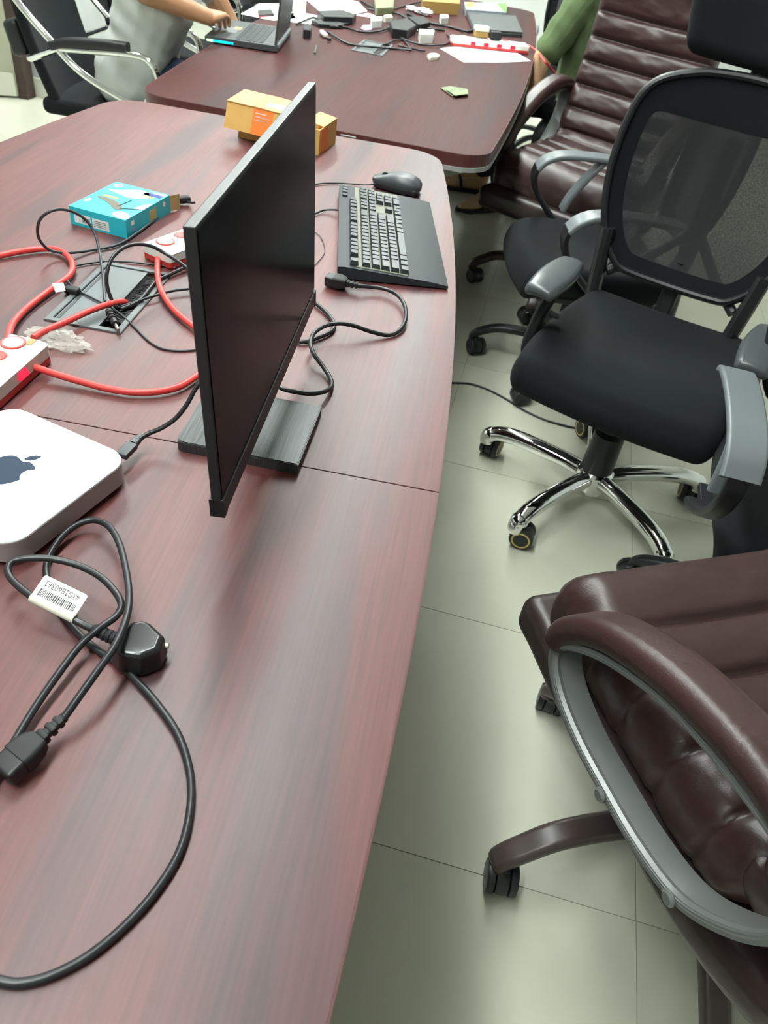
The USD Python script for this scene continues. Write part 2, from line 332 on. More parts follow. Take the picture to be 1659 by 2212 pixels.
# ---------------------------------------------------------------- TABLES (boat-shaped conference tables, local y along the table)
def boat(w0, k, v0, v1, rc=.10, n=40):
    v = np.linspace(v0, v1, n); w = w0-k*v*v
    p = Polygon(np.r_[np.c_[w, v], np.c_[-w[::-1], v[::-1]]]); return p.buffer(-rc, quad_segs=12).buffer(rc, quad_segs=12)
def table(label, loc, a, w0, k, half, m, hole, cut, trim):
    t = thing('conference_table', label, 'table', loc, a, 'boat-shaped conference tables')
    out = boat(w0, k, -half, half); inn = out.buffer(-.0016); th = .036; hp = Polygon(hole)
    for lo, hi in cut:
        s = Polygon([(-2, lo), (2, lo), (2, hi), (-2, hi)]); leaf = inn.intersection(s).difference(hp)
        obj('leaf', prism(leaf, th, T-th, .0008), m, t, 30)
        obj('edge_band', prism(out.difference(inn).intersection(s).buffer(0) if False else Polygon(out.intersection(s).exterior, [inn.intersection(s).buffer(-.0002).exterior.coords]), th-.0006, T-th), 'wood_edge', t, None)
    obj('bottom_trim', prism(Polygon(out.buffer(trim).exterior, [out.buffer(-.02).exterior.coords]), .012, T-th-.012), 'edge_trim_grey', t, None)
    for y in (-.95, .95):
        obj('leg_panel', box(-.30, .30, y-.02, y+.02, .0, T-th-.012, .002), 'dark_wood', t, None)
    obj('modesty_panel', box(-.012, .012, -.92, .92, .25, T-th-.014, .002), 'dark_wood', t, None)
    return t
NT, NA = (-.635, .73, 0.), .091
FT, FA = (-.767, 3.765, 0.), .045
port_hole = [(-.13, .28), (-.01, .28), (-.01, .49), (-.13, .49)]
ph = lambda o: [(o[0]-.056, o[1]-.110), (o[0]+.056, o[1]-.110), (o[0]+.056, o[1]+.110), (o[0]-.056, o[1]+.110)]
pc = (-.005, .382)
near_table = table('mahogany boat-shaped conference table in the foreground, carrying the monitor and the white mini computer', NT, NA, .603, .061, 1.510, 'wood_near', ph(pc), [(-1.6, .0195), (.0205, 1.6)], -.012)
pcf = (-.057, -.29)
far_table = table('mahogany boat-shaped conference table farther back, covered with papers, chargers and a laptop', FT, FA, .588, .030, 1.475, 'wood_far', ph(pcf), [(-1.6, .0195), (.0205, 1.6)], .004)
def cable_port(t, c, z=T):
    x, y = c; fr = obj('port_frame', prism(Polygon([(x-.064, y-.118), (x+.064, y-.118), (x+.064, y+.118), (x-.064, y+.118)], [[(x-.053, y-.107), (x+.053, y-.107), (x+.053, y+.107), (x-.053, y+.107)]]), .003, z, .001), 'port_grey', t, None)
    obj('port_lid', box(x-.052, x+.022, y-.106, y+.106, z-.004, z+.0012, .0008), 'port_grey', t, None)
    obj('port_box', prism(Polygon([(x-.0555, y-.1095), (x+.0555, y-.1095), (x+.0555, y+.1095), (x-.0555, y+.1095)]), .004, z-.06), 'black_matte', t, None)
    obj('port_groove', box(x-.049, x-.044, y-.104, y+.075, z+.0008, z+.0017), 'port_grey_dark', t, None)
    rg = random.Random(5); br = []
    for k in range(90):
        yy = y-.08+.18*k/90
        for s, x0, x1 in ((1, x+.022, x+.038), (-1, x+.053, x+.037)):
            br.append(tube([(x0, yy, z-.003), ((x0+x1)/2, yy+rg.uniform(-.001, .001), z-.002), (x1, yy+rg.uniform(-.003, .003), z-.001+rg.uniform(-.002, .002))], .0006, 2, 4))
    obj('brush', br, 'black_plastic', t, None, kind='stuff')
cable_port(near_table, pc); cable_port(far_table, pcf)
c = at(752, 296, T-.001); l = c-np.array(NT); ca, sa = math.cos(-NA), math.sin(-NA)
obj('latch_plate', mv(box(-.022, .022, -.006, .004, 0, .0025, .0008), (l[0]*ca-l[1]*sa, l[0]*sa+l[1]*ca, T)), 'port_grey', near_table)

# ---------------------------------------------------------------- CHAIRS (local: facing -y, origin on the floor under the hub)
def caster(t, x, y, a, r=.029, m='black_plastic', top=.075, ring=None):
    """Twin-wheel caster under the leg tip at (x, y); a: the way it trails."""
    o = (x+.016*math.cos(a), y+.016*math.sin(a), r)
    hood = lathe([(0, -.011), (r*.93, -.011), (r*.98, -.006), (r*.98, .006), (r*.93, .011), (0, .011)], 20)
    hood = mv(hood, rx=math.pi/2); stem = cyl(.0075, top-r, 10, 0, (-.016, 0, 0))
    neck = rbox(.034, .024, .02, .006, 2, 1); neck = mv(neck, (-.010, 0, r*.75))
    c = obj('caster', mv(cat(hood, stem, neck), o, rz=a), m, t)
    for s in (-1, 1):
        w = lathe([(0, 0), (r*.5, 0), (r*.78, .001), (r*.82, .0), (r, .002), (r, .011), (r*.93, .0150), (r*.6, .0165), (0, .0165)], 24)
        w = mv(w, rx=-math.pi/2) if s > 0 else mv(w, rx=math.pi/2)
        wo = (0, s*.0125, 0)
        obj('wheel', mv(mv(w, wo), o, rz=a), m, c)
        if ring:
            g = lathe([(r*.62, 0), (r*.70, .0012), (r*.78, 0)], 24); g = mv(g, (0, 0, .0163)); g = mv(g, rx=-math.pi/2) if s > 0 else mv(g, rx=math.pi/2)
            obj('wheel_ring', mv(mv(g, wo), o, rz=a), ring, c)
def star_base(t, R, a0, legmat, prof, zin, zout, cm='black_plastic', ring=None, arch=.0, hubm='black_plastic', hub_r=.038, seat_z=.38, tip=.9):
    obj('hub', lathe([(0, zin-.045), (hub_r*.9, zin-.045), (hub_r*1.05, zin-.03), (hub_r*1.05, zin+.022), (hub_r*.9, zin+.03), (0, zin+.03)], 28), legmat, t)
    obj('gas_lift', lathe([(0, zin+.02), (hub_r*.92, zin+.02), (hub_r*.86, zin+.15), (.030, zin+.16), (.030, seat_z-.06), (.018, seat_z-.058), (.018, seat_z), (0, seat_z)], 24), hubm, t)
    for k in range(5):
        a = a0+k*2*math.pi/5; d = np.array([math.cos(a), math.sin(a), 0]); s = np.array([-d[1], d[0], 0])
        pts = [d*.02+[0, 0, zin], d*R*.35+[0, 0, zin+arch], d*R*.72+[0, 0, (zin+zout)/2+arch*1.1+.006], d*R*.93+[0, 0, zout+.012], d*(R+.012)+[0, 0, zout-.012], d*(R+.012)+[0, 0, zout-.030]]
        P = spline(pts, 6); sc = np.linspace(1.12, tip, len(P))
        obj('leg', cat(sweep(P, prof, s, scale=sc), mv(trimesh.creation.icosphere(2, .0255), d*(R+.006)+[0, 0, zout-.004])) if legmat == 'chrome' else sweep(P, prof, s, scale=sc), legmat, t, 50)
        caster(t, d[0]*R, d[1]*R, a+[2.1, -.9, 1.2, .5, -1.6][k], m=cm, ring=ring, top=zout-.02, r=.033 if ring else .030)

def leather_chair(label, loc, rz):
    t = thing('leather_office_chair', label, 'chair', loc, rz, 'brown leather executive chairs')
    star_base(t, .330, math.radians(63)-rz, 'leg_brown', rrect(.048, .030, .012), .095, .085, arch=.028, hubm='black_plastic', hub_r=.036, seat_z=.36)
    # seat pan
    def pan(v, n):
        f = -v[:, 1]; v = v.copy(); v[:, 2] += .045*np.clip((-f-.12)/.18, 0, 1.35)**2; v[:, 2] += .012*np.clip((f-.18)/.1, 0, 1); return v
    obj('seat_pan', mv(rbox(.53, .69, .085, .030, 3, (4, 20, 1), pan), (0, .03, .382)), 'leather_dark', t)
    seams = [-.115, -.015, .085, .180]
    def cush(v, n):
        v = v.copy(); x, y, z = v.T; up = np.clip(n[:, 2], 0, 1)
        g = sum(np.exp(-((y-s)/.007)**2) for s in seams); b = np.ones(len(v))
        ed = [-.27]+seams+[.27]
        for a, c in zip(ed[:-1], ed[1:]):
            q = (y > a) & (y <= c); b[q] = np.sin(np.pi*np.clip((y[q]-a)/(c-a), 0, 1))**.6
        wr = .6*(meshkit.fbm(np.c_[x*14, y*30, z*14], 3, 4)-.5)
        side = 1-np.clip((np.abs(x)-.14)/.1, 0, 1)
        v[:, 2] += up*(-.012*g*np.clip(1.3-np.abs(x)/.25, 0, 1)+.012*b+.010*wr) - .014*up*np.exp(-(x/.16)**2)*np.exp(-((y-.05)/.16)**2)
        v[:, 0] += n[:, 0]*(.010*(meshkit.fbm(np.c_[x*10, y*40, z*20], 3, 8)-.5)-.006*g)
        v[:, 1] += n[:, 1]*.010*(meshkit.fbm(np.c_[x*40, y*10, z*20], 3, 9)-.5)
        v[:, 2] -= .020*np.clip((-y-.17)/.1, 0, 1)**1.5; v[:, 2] += .04*np.clip((y-.12)/.16, 0, 1)**2
        return v
    obj('seat', mv(rbox(.505, .535, .135, .055, 8, (34, 76, 4), cush), (0, -.005, .482)), 'leather_brown', t)
    # backrest: channelled pad and shell, leaning back
    hs = .72; chs = [-.27, -.185, -.10, -.015, .07, .155]
    def back(v, n):
        v = v.copy(); x, y, z = v.T; fr = np.clip(-n[:, 1], 0, 1); g = sum(np.exp(-((z-s)/.007)**2) for s in chs); b = np.ones(len(v)); ed = [-hs/2]+chs+[hs/2]
        for a, c in zip(ed[:-1], ed[1:]):
            q = (z > a) & (z <= c); b[q] = np.sin(np.pi*np.clip((z[q]-a)/(c-a), 0, 1))**.55
        wr = meshkit.fbm(np.c_[x*9, y*10, z*22], 3, 5)-.5
        v[:, 1] -= fr*(.016*b-.012*g+.016*wr); w = 1-.10*np.clip((np.abs(z)-.2)/.16, 0, 1)**2; v[:, 0] *= w
        v[:, 1] -= .05*(x/.26)**2; v[:, 1] += .035*np.cos(z*5.0)
        return v
    lean = lambda m: mv(m, (0, .295, .465), rx=-.20)
    obj('backrest', lean(mv(rbox(.52, .11, hs, .05, 7, (34, 2, 96), back), (0, 0, hs/2))), 'leather_brown', t)
    def shell(v, n):
        v = v.copy(); x, y, z = v.T; w = 1-.10*np.clip((np.abs(z)-.2)/.16, 0, 1)**2; v[:, 0] *= w; v[:, 1] -= .05*(x/.26)**2; v[:, 1] += .035*np.cos(z*5.0); return v
    obj('back_shell', lean(mv(rbox(.50, .05, hs-.03, .024, 3, (12, 1, 16), shell), (0, .055, hs/2-.01))), 'leather_dark', t)
    for s in (-1, 1):
        fz = [(.128, .520), (.118, .488), (.075, .462), (.009, .450), (-.067, .452), (-.140, .458), (-.216, .480), (-.268, .526), (-.312, .600), (-.318, .670), (-.28, .703), (-.19, .700), (-.08, .676), (.03, .618), (.100, .560)]
        P = spline([(s*.292, -f, z) for f, z in fz], 6, True)
        pr = np.array([(-.026, -.004), (-.012, -.006), (.012, -.006), (.026, -.004), (.026, .006), (.014, .010), (-.014, .010), (-.026, .006)])
        fr = obj('arm_frame', sweep(P, pr, (1, 0, 0), closed=True), 'silver_paint', t)
        obj('ridge', sweep(P+np.array([s*.018, 0, 0]), circ(.0085, 8), (1, 0, 0), closed=True), 'silver_paint', fr)
        for f, z in ((-.070, .452), (-.222, .484)):
            obj('bolt', mv(cyl(.011, .008, 16, .003), (s*(.318 if s > 0 else .310), -f, z), ry=s*math.pi/2), 'silver_paint', fr)
        pz = [(.140, .512), (.126, .560), (.065, .628), (-.03, .684), (-.12, .716), (-.21, .732), (-.29, .722), (-.335, .690)]
        PP = spline([(s*.290, -f, z) for f, z in pz], 6); n = len(PP)
        sc = np.clip(np.minimum(np.arange(n)/3., (n-1-np.arange(n))/4.)+.45, 0, 1)
        obj('arm_pad', sweep(PP, rrect(.074, .046, .021, 4), (1, 0, 0), scale=sc), 'leather_brown', t)
    obj('mechanism', rbox(.22, .26, .05, .01, 1, 1).apply_translation((0, .02, .345)), 'black_plastic', t)
    return t
chairA = leather_chair('brown leather office chair with silver arm frame, nearest to the viewpoint', (.52, .83, 0), math.radians(210))
fd = math.atan2(-.41, .91)
chairD = dup(chairA, 'brown leather office chair with wrinkled channelled back, behind the black mesh chairs', (.12, 3.24, 0), fd, 'brown leather executive chairs')

def frame_back(t, half, z0, lean, cx=0., y=.25, ring=.014, mesh='mesh_black', border=.045, topb=.11, curve=.05):
    """A mesh backrest: outline half-widths given as (half-width, height) pairs from bottom to top."""
    R = [(cx+w, s) for w, s in half]; out = R + [(cx-w, s) for w, s in half[::-1]]
    o2 = spline([(x, 0, s) for x, s in out], 6, True); poly = Polygon(o2[:, [0, 2]]).buffer(0)
    top = max(s for _, s in half); W_ = max(w for w, _ in half)
    bend = lambda v: np.c_[v[:, 0], v[:, 1]-curve*((v[:, 0]-cx)/W_)**2+.03*np.cos((v[:, 2]/top-.35)*3.2), v[:, 2]]
    place = lambda m: mv(m, (0, y, z0), rx=-lean)
    P = bend(o2); obj('back_frame', place(sweep(P, circ(ring, 10, ring*.8), closed=True)), 'black_plastic', t)
    def sheet(pg, th, step=.02):
        m = trimesh.creation.extrude_polygon(pg, th, engine='earcut'); m = m.subdivide_to_size(step*1.6); v = np.array(m.vertices); m.vertices = bend(np.c_[v[:, 0], v[:, 2]-th/2, v[:, 1]]); m.fix_normals(); return m
    inner = poly.buffer(-border).intersection(Polygon([(-9, -9), (9, -9), (9, top-topb), (-9, top-topb)])).buffer(-.03).buffer(.03)
    obj('back_mesh', place(sheet(inner.buffer(.004), .003)), mesh, t)
    obj('back_border', place(sheet(Polygon(poly.exterior, [inner.exterior.coords]), .006)), 'fabric_black', t)
    return place, bend
def fabric_seat(t, w, d, z, th=.085, y=0.):
    def f(v, n):
        v = v.copy(); x, y, q = v.T; v[:, 0] *= 1-.10*np.clip((y+.02)/.25, 0, 1)**2; v[:, 2] -= .045*np.clip((-y-.12)/.13, 0, 1)**2*(1+0*x)
        v[:, 2] += np.clip(n[:, 2], 0, 1)*(.012-.022*np.exp(-(x/.15)**2-((y-.06)/.14)**2)); v[:, 1] -= .025*(1-(x/(w/2))**2)*np.clip(-y/.2, 0, 1); return v
    obj('seat', mv(rbox(w, d, th, .038, 6, (18, 18, 2), f), (0, y, z-th/2)), 'fabric_black', t, 50)
    obj('seat_pan', mv(rbox(w*.86, d*.84, .04, .018, 2, 3), (0, y+.01, z-th-.012)), 'black_plastic', t)
    obj('mechanism', rbox(.16, .24, .05, .01).apply_translation((0, .02, z-th-.05)), 'black_matte', t)

# the chrome-footed mesh chair
BA = math.atan2(-.3, .95)
B = thing('mesh_office_chair', 'black mesh office chair with headrest, on a chrome star base', 'chair', (.34, 1.855, 0), BA)
star_base(B, .322, math.radians(-125)-BA, 'chrome', circ(.0225, 12), .090, .082, ring='print_gold', arch=.012, hub_r=.050, seat_z=.38, tip=1.0)
fabric_seat(B, .53, .52, .485, .075, .045)
hb = [(.10, .065), (.17, .085), (.230, .17), (.262, .30), (.258, .44), (.225, .515), (.14, .556), (.05, .57)]
place, bend = frame_back(B, hb, .50, .25, -.03, .27)
obj('spine', place(mv(rbox(.05, .03, .50, .012, 2, (1, 1, 6)), (-.03, .07, .20))), 'black_plastic', B)
for s in (-1, 1):
    obj('back_strut', place(tube([(-.03, .07, .22), (-.03+s*.09, .06, .12), (-.03+s*.18, .01, .05)], .014, 6)), 'black_plastic', B)
obj('spine_link', tube([(-.03, .345, .62), (-.02, .36, .50), (-.01, .30, .42), (0, .15, .385)], .022, 8, 12), 'black_plastic', B)
for s_ in (-1, 1):
    obj('back_strut', place(tube([(-.03+s_*.215, -.015, .16), (-.03+s_*.205, .0, .06), (-.03+s_*.19, .01, -.04), (-.03+s_*.15, .0, -.10)], .021, 5)), 'black_plastic', B)
def hr(v, n): return np.c_[v[:, 0]*(1-.12*np.clip(-v[:, 2]/.1, 0, 1)), v[:, 1]-.06*(v[:, 0]/.2)**2, v[:, 2]]
hrm = obj('headrest', place(mv(rbox(.42, .07, .24, .032, 6, (14, 2, 6), hr), (-.03, .0, .71))), 'fabric_black', B, 50)
obj('headrest_post', place(mv(rbox(.055, .02, .22, .008, 2, 1), (-.03, .035, .60))), 'black_plastic', B)
def t_arm(t, s, m='pad_grey', x=.252, y0=-.165, y1=.045, z=.648):
    def dome(v, n):
        k = (v[:, 1]+.0)/.12; w = 1-.22*np.clip(k, -1, 1)**2-.10*np.clip(k, 0, 1); return np.c_[v[:, 0]*w, v[:, 1], v[:, 2]-.012*np.clip(np.abs(k)-.3, 0, 1)**2-.006*(v[:, 0]/.045)**2]
    pad = mv(rbox(.092, y1-y0+.03, .030, .0145, 6, (8, 12, 1), dome), (s*x, (y0+y1)/2, z-.014))
    a = obj('armrest', cat(pad), m, t, 50)
    obj('arm_support', sweep(spline([(s*x, (y0+y1)/2+.05, z-.024), (s*x, (y0+y1)/2+.04, z-.06), (s*(x+.02), (y0+y1)/2+.02, z-.14), (s*(x+.018), (y0+y1)/2, z-.24), (s*(x-.06), (y0+y1)/2, z-.285)], 6), rrect(.03, .052, .01), (1, 0, 0) if False else None), 'black_plastic', t)
    obj('arm_button', mv(cyl(.009, .03, 12, .002), (s*(x+.0), (y0+y1)/2+.035, z-.13), ry=math.pi/2), 'mid_grey_plastic', t)
for s in (-1, 1): t_arm(B, s)

# loop-armed black chairs
def loop_chair(label, loc, rz, wide=False):
    t = thing('loop_arm_chair', label, 'chair', loc, rz, 'black chairs with grey loop arms')
    star_base(t, .30, math.radians(-60 if wide else -178)-rz, 'black_plastic', rrect(.036, .026, .010), .10, .078, arch=.016, seat_z=.37)
    fabric_seat(t, .47, .47, .455)
    frame_back(t, [(.10, .0), (.15, .02), (.19, .12), (.21, .26), (.20, .38), (.15, .44), (.05, .455)], .53, .22, 0, .265, .013)
    obj('spine_link', tube([(0, .335, .66), (0, .345, .52), (0, .28, .40), (0, .12, .38)], .020, 8, 12), 'black_plastic', t)
    for s in (-1, 1):
        if wide:
            top = [(-.115, .640), (-.08, .652), (.02, .660), (.13, .655), (.195, .636), (.228, .604)]; leg = [(.06, .650), (.09, .61), (.115, .555), (.125, .50)]; low = [(.226, .610), (.225, .57), (.205, .52), (.15, .46), (.09, .425), (.04, .405)]; ws = (.074, .026, .040)
        else:
            top = [(-.185, .640), (-.15, .650), (-.05, .660), (.08, .655), (.140, .636), (.170, .604)]; leg = [(-.055, .655), (-.030, .62), (.0, .575), (.03, .520), (.045, .475)]; low = [(.168, .612), (.172, .575), (.150, .525), (.105, .475), (.055, .430), (.01, .405)]; ws = (.070, .056, .058)
        for nm, pts_, w_, m_ in (('armrest', top, ws[0], 'mid_grey_plastic'), ('arm_leg', leg, ws[1], 'mid_grey_plastic'), ('arm_leg', low, ws[2], 'black_plastic')):
            o_ = obj(nm, sweep(spline([(s*.275, -f, z) for f, z in pts_], 6), rrect(w_, .018, .007), (1, 0, 0)), m_, t if nm == 'armrest' else a)
            if nm == 'armrest': a = o_
        obj('arm_bracket', box(min(s*.15, s*.262), max(s*.15, s*.262), -.05, .03, .395, .412, .004), 'black_plastic', t)
    return t
CA = math.atan2(-.97, .25)
chairC = loop_chair('black chair with grey loop arms, between the chrome-footed mesh chair and the far leather chair', (.19, 2.59, 0), CA)
chairE = loop_chair('black chair cut off by the right edge, only its grey loop arm showing', (.750, 1.43, 0), math.radians(-2), True)

# ---------------------------------------------------------------- ON THE NEAR TABLE
def r2(x, y, a=YAW): return np.array([x*math.cos(a)-y*math.sin(a), x*math.sin(a)+y*math.cos(a)])
# white mini computer
mc = r2(-.3214, .7288); ma = 2.797+YAW; A_, B_ = np.array([math.cos(ma), math.sin(ma)]), np.array([-math.sin(ma), math.cos(ma)])
ctr = mc+.0985*(A_+B_)
mini = thing('mini_computer', 'white topped aluminium mini computer with a dark apple emblem', 'computer', (*ctr, T), ma+math.pi)   # local +x: towards B side's end, back face at -y
sq = Polygon([(-.0985+.03, -.0985+.03), (.0985-.03, -.0985+.03), (.0985-.03, .0985-.03), (-.0985+.03, .0985-.03)]).buffer(.03, quad_segs=12)
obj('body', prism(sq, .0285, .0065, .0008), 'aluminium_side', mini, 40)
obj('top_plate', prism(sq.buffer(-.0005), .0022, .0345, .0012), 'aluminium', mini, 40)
obj('foot', prism(Point(0, 0).buffer(.082, 24), .0065, 0), 'black_matte', mini, 40)
def emblem():
    R = [(0, -.305), (.10, -.335), (.20, -.315), (.30, -.22), (.375, -.07), (.30, .015), (.255, .13), (.285, .245), (.36, .325), (.27, .40), (.15, .42), (.05, .385), (0, .37)]
    L = [(0, .37), (-.09, .40), (-.19, .42), (-.31, .355), (-.385, .21), (-.39, .03), (-.33, -.16), (-.23, -.30), (-.13, -.335), (0, -.305)]
    body = Polygon(spline(R+L[1:], 6)[:-1]).buffer(0)
    body = Polygon(spline([(0, -.305), (.11, -.335), (.22, -.30), (.32, -.17), (.378, -.03), (.40, .04), (.40, .30), (.30, .39), (.16, .425), (.03, .375), (-.12, .42), (-.25, .40), (-.36, .28), (-.392, .10), (-.36, -.09), (-.28, -.25), (-.17, -.335), (-.08, -.32)], 6, True)).buffer(0).difference(Point(.475, .145).buffer(.205, 20))
    leaf = Polygon(spline([(.005, .445), (.03, .56), (.10, .64), (.195, .665), (.185, .56), (.12, .475)], 6, True)).buffer(0)
    return body, leaf
eb, el = emblem(); E_ = .064
for nm, pg in (('emblem', eb), ('emblem_leaf', el)):
    pg = max(pg.geoms, key=lambda g: g.area) if hasattr(pg, 'geoms') else pg
    g = affinity.scale(pg, E_, E_, origin=(0, 0)); g = affinity.translate(g, 0, -.005)
    obj(nm, prism(g, .0003, .03665), 'emblem', mini, None)
for k in range(5): obj('port', box(-.075+.028*k-.008, -.075+.028*k+.008, .0975, .0990, .012, .022, .001), 'black_matte', mini)

# computer monitor
mo = r2(-.1684, .588); na = 1.557+YAW; tl = .0552; U = np.array([math.cos(na), math.sin(na), 0]); HZ = np.array([-U[1], U[0], 0]); Wd, Hd = .5125, .2973
b1, b2, b3 = at(645, 1006, T+.016), at(697, 876, T+.016), at(372, 957, T+.016)
mon = thing('computer_monitor', 'thin black computer monitor seen edge-on, on a dark brushed stand', 'monitor', (*((b1+b2)/2+(b3-b1)/2)[:2], T), na)
def mfr(m): return frame(m, np.array([mo[0], mo[1], T+.1037]), U, np.array([0, 0, 1])*math.cos(tl)+HZ*math.sin(tl))    # x along the width, y up, z out of the screen
obj('panel', mfr(box(0, Wd, 0, Hd, -.0105, 0, .0012)), 'bezel_grey', mon, None, world=True)
obj('screen', mfr(box(.004, Wd-.004, .016, Hd-.004, -.0005, .0009)), 'screen_glass', mon, None, world=True)
obj('chin', mfr(box(.0, Wd, -.010, .0125, -.0125, .0026, .001)), 'black_plastic', mon, None, world=True)
obj('back_housing', mfr(rbox(.22, .13, .030, .012, 3, 2).apply_translation((Wd/2, .10, -.024))), 'black_plastic', mon, world=True)
for x_ in (-.0006, Wd-.0114): obj('corner_cap', mfr(box(x_, x_+.012, -.0108, .012, -.0128, .0030)), 'black_plastic', mon, None, world=True)
e1 = (b2-b1); L1 = np.linalg.norm(e1[:2]); e2 = (b3-b1); L2 = e2@(np.array([e1[1], -e1[0], 0])*-1)/L1
pa, pb = L1, abs(L2)
poly = Polygon([(0, 0), (pa, 0), (pa, pb), (0, pb)]); poly = poly.intersection(poly.buffer(-.014).buffer(.014, quad_segs=8).union(Polygon([(0, 0), (pa, 0), (pa, pb*.5), (0, pb*.5)])))
bs = prism(poly.buffer(-.001), .016, 0, .0022)
obj('stand_base', frame(bs, (*b1[:2], T), e1*[1, 1, 0], np.array([-e1[1], e1[0], 0])), 'brushed_black', mon, None, world=True)
nk = (b1+b2)/2+(b3-b1)*.62
obj('stand_neck', sweep(spline([(nk[0], nk[1], T+.014), (nk[0]+.005, nk[1], T+.08), tuple(np.array([mo[0], mo[1], T+.2])+U*Wd/2+HZ*.05)], 6), rrect(.06, .022, .008), U), 'black_plastic', mon, world=True)

# keyboard (local x along the keys from its Esc end, y from palm rest to back)
k0, k1, k3 = at(968, 621, T+.006), at(931, 437, T+.012), at(735, 585, T+.026)
ka = math.atan2(*(at(737.7, 402.2, T+.028)-at(735.2, 584.5, T+.028))[[1, 0]])
kb = thing('keyboard', 'black full-size keyboard with integrated palm rest and media keys', 'keyboard', (*k0[:2], T), ka)
KW, KD = .452, .218
prof = [(0, .003), (0, .008), (.03, .0125), (.072, .0165), (.078, .0165), (.205, .0265), (KD, .0255), (KD, .006), (.19, .003)]
bd = trimesh.creation.extrude_polygon(Polygon(prof), KW, engine='earcut'); v = np.array(bd.vertices); bd.vertices = np.c_[v[:, 2], v[:, 0], v[:, 1]]; bd.fix_normals()
body = obj('body', bd, 'key_deck', kb, 30)
zk = lambda y: .0165+(y-.078)*.01/.127
tray = [(.008, .080), (KW-.008, .080), (KW-.008, .186), (.008, .186)]
def onslope(m, x, y, z=.0): return mv(m, (x, y, zk(y)+z), rx=math.atan(.01/.127))
obj('key_tray', onslope(box(.008, KW-.008, -.051, .051, 0, .0012), 0, .131), 'key_gap', kb, None)
rg = random.Random(11)
capm = lambda w, d: m3.Manifold.hull_points(np.array([(sx*w/2, sy*d/2, 0) for sx in (-1, 1) for sy in (-1, 1)]+[(sx*(w/2-.0022), sy*(d/2-.002)+.0006, .0085) for sx in (-1, 1) for sy in (-1, 1)], float))
u = .01905; xs = .0125
rowsK = [(.087, [1.25, 1.25, 1.25, 6.25, 1.25, 1.25, 1.25, 1.25, -.25, 1, 1, 1, -.25, 2, 1]), (.106, [2.25]+[1]*10+[2.75, -1.25, 1, -1.25, 1, 1, 1]), (.125, [1.75]+[1]*11+[2.25, -3.5, 1, 1, 1]),
         (.144, [1.5]+[1]*12+[1.5, -.25, 1, 1, 1, -.25, 1, 1, 1, 1]), (.163, [1]*13+[2, -.25, 1, 1, 1, -.25, 1, 1, 1, 1]), (.1865, [1, -1, 1, 1, 1, 1, -.5, 1, 1, 1, 1, -.5, 1, 1, 1, 1, -.25, 1, 1, 1])]
for y, ks in rowsK:
    x = xs
    for k in ks:
        if k > 0: obj('key', onslope(mani(capm(k*u*.985-.0012, .0172)), x+k*u/2*.985, y, .001), 'key_cap', kb, None)
        x += abs(k)*u*.985
for x in (.385, .405, .425, .440): obj('media_key', onslope(rbox(.013, .012, .004, .0015, 1).apply_translation((0, 0, .002)), x-.003, .205), 'key_cap', kb)
obj('backlight_strip', onslope(box(.010, KW-.01, -.0025, .0025, 0, .0016), 0, .1748), 'key_gap', kb, None)
kp = at(736, 455, T+.012)
obj('keyboard_cable', tube([kp, at(722, 453, T+.010), at(700, 454, T+.006), at(680, 462, T+.004), at(640, 480, T+.003), at(600, 520, T+.003)], .0022), 'cable_black', kb, world=True)
# mouse
m0, m1 = at(812, 392, T+.01), at(902, 412, T+.01); mdir = math.atan2(*(m1-m0)[[1, 0]])
ms = thing('computer_mouse', 'dark grey wired computer mouse at the far end of the keyboard', 'mouse', (*((m0+m1)/2)[:2], T), mdir)
def mshape(v, n):
    x, y, z = v.T; w = .85+.15*np.cos((x-.02)*40); hgt = np.clip(.35+.65*np.cos((x-.012)*26), .3, 1); return np.c_[x, y*w, np.where(z > 0, z*hgt, z)]
MM = rbox(.122, .066, .042, .0205, 6, (10, 4, 1), mshape)
obj('body', mv(MM, (0, 0, .021), s=None), 'dark_grey_plastic', ms, 60)
obj('skirt', mv(rbox(.114, .064, .018, .008, 3, (8, 3, 1), lambda v, n: np.c_[v[:, 0], v[:, 1]*(.86+.14*np.cos((v[:, 0]-.02)*40)), v[:, 2]]), (0.002, 0, .0105)), 'black_plastic', ms)
obj('scroll_wheel', mv(cyl(.009, .006, 18, .001), (-.030, -.003, .030), rx=math.pi/2), 'black_matte', ms)
obj('button_gap', tube([(-.058, 0, .020), (-.045, 0, .0285), (-.03, 0, .0335), (-.012, 0, .0385)], .0008, 4, 6), 'black_matte', ms)
obj('mouse_cable', tube([at(812, 397, T+.012), at(790, 399, T+.006), at(740, 396, T+.003), at(700, 396, T+.003), at(678, 400, T+.003), at(640, 415, T+.003), at(600, 450, T+.003)], .0018), 'cable_black', ms, world=True)

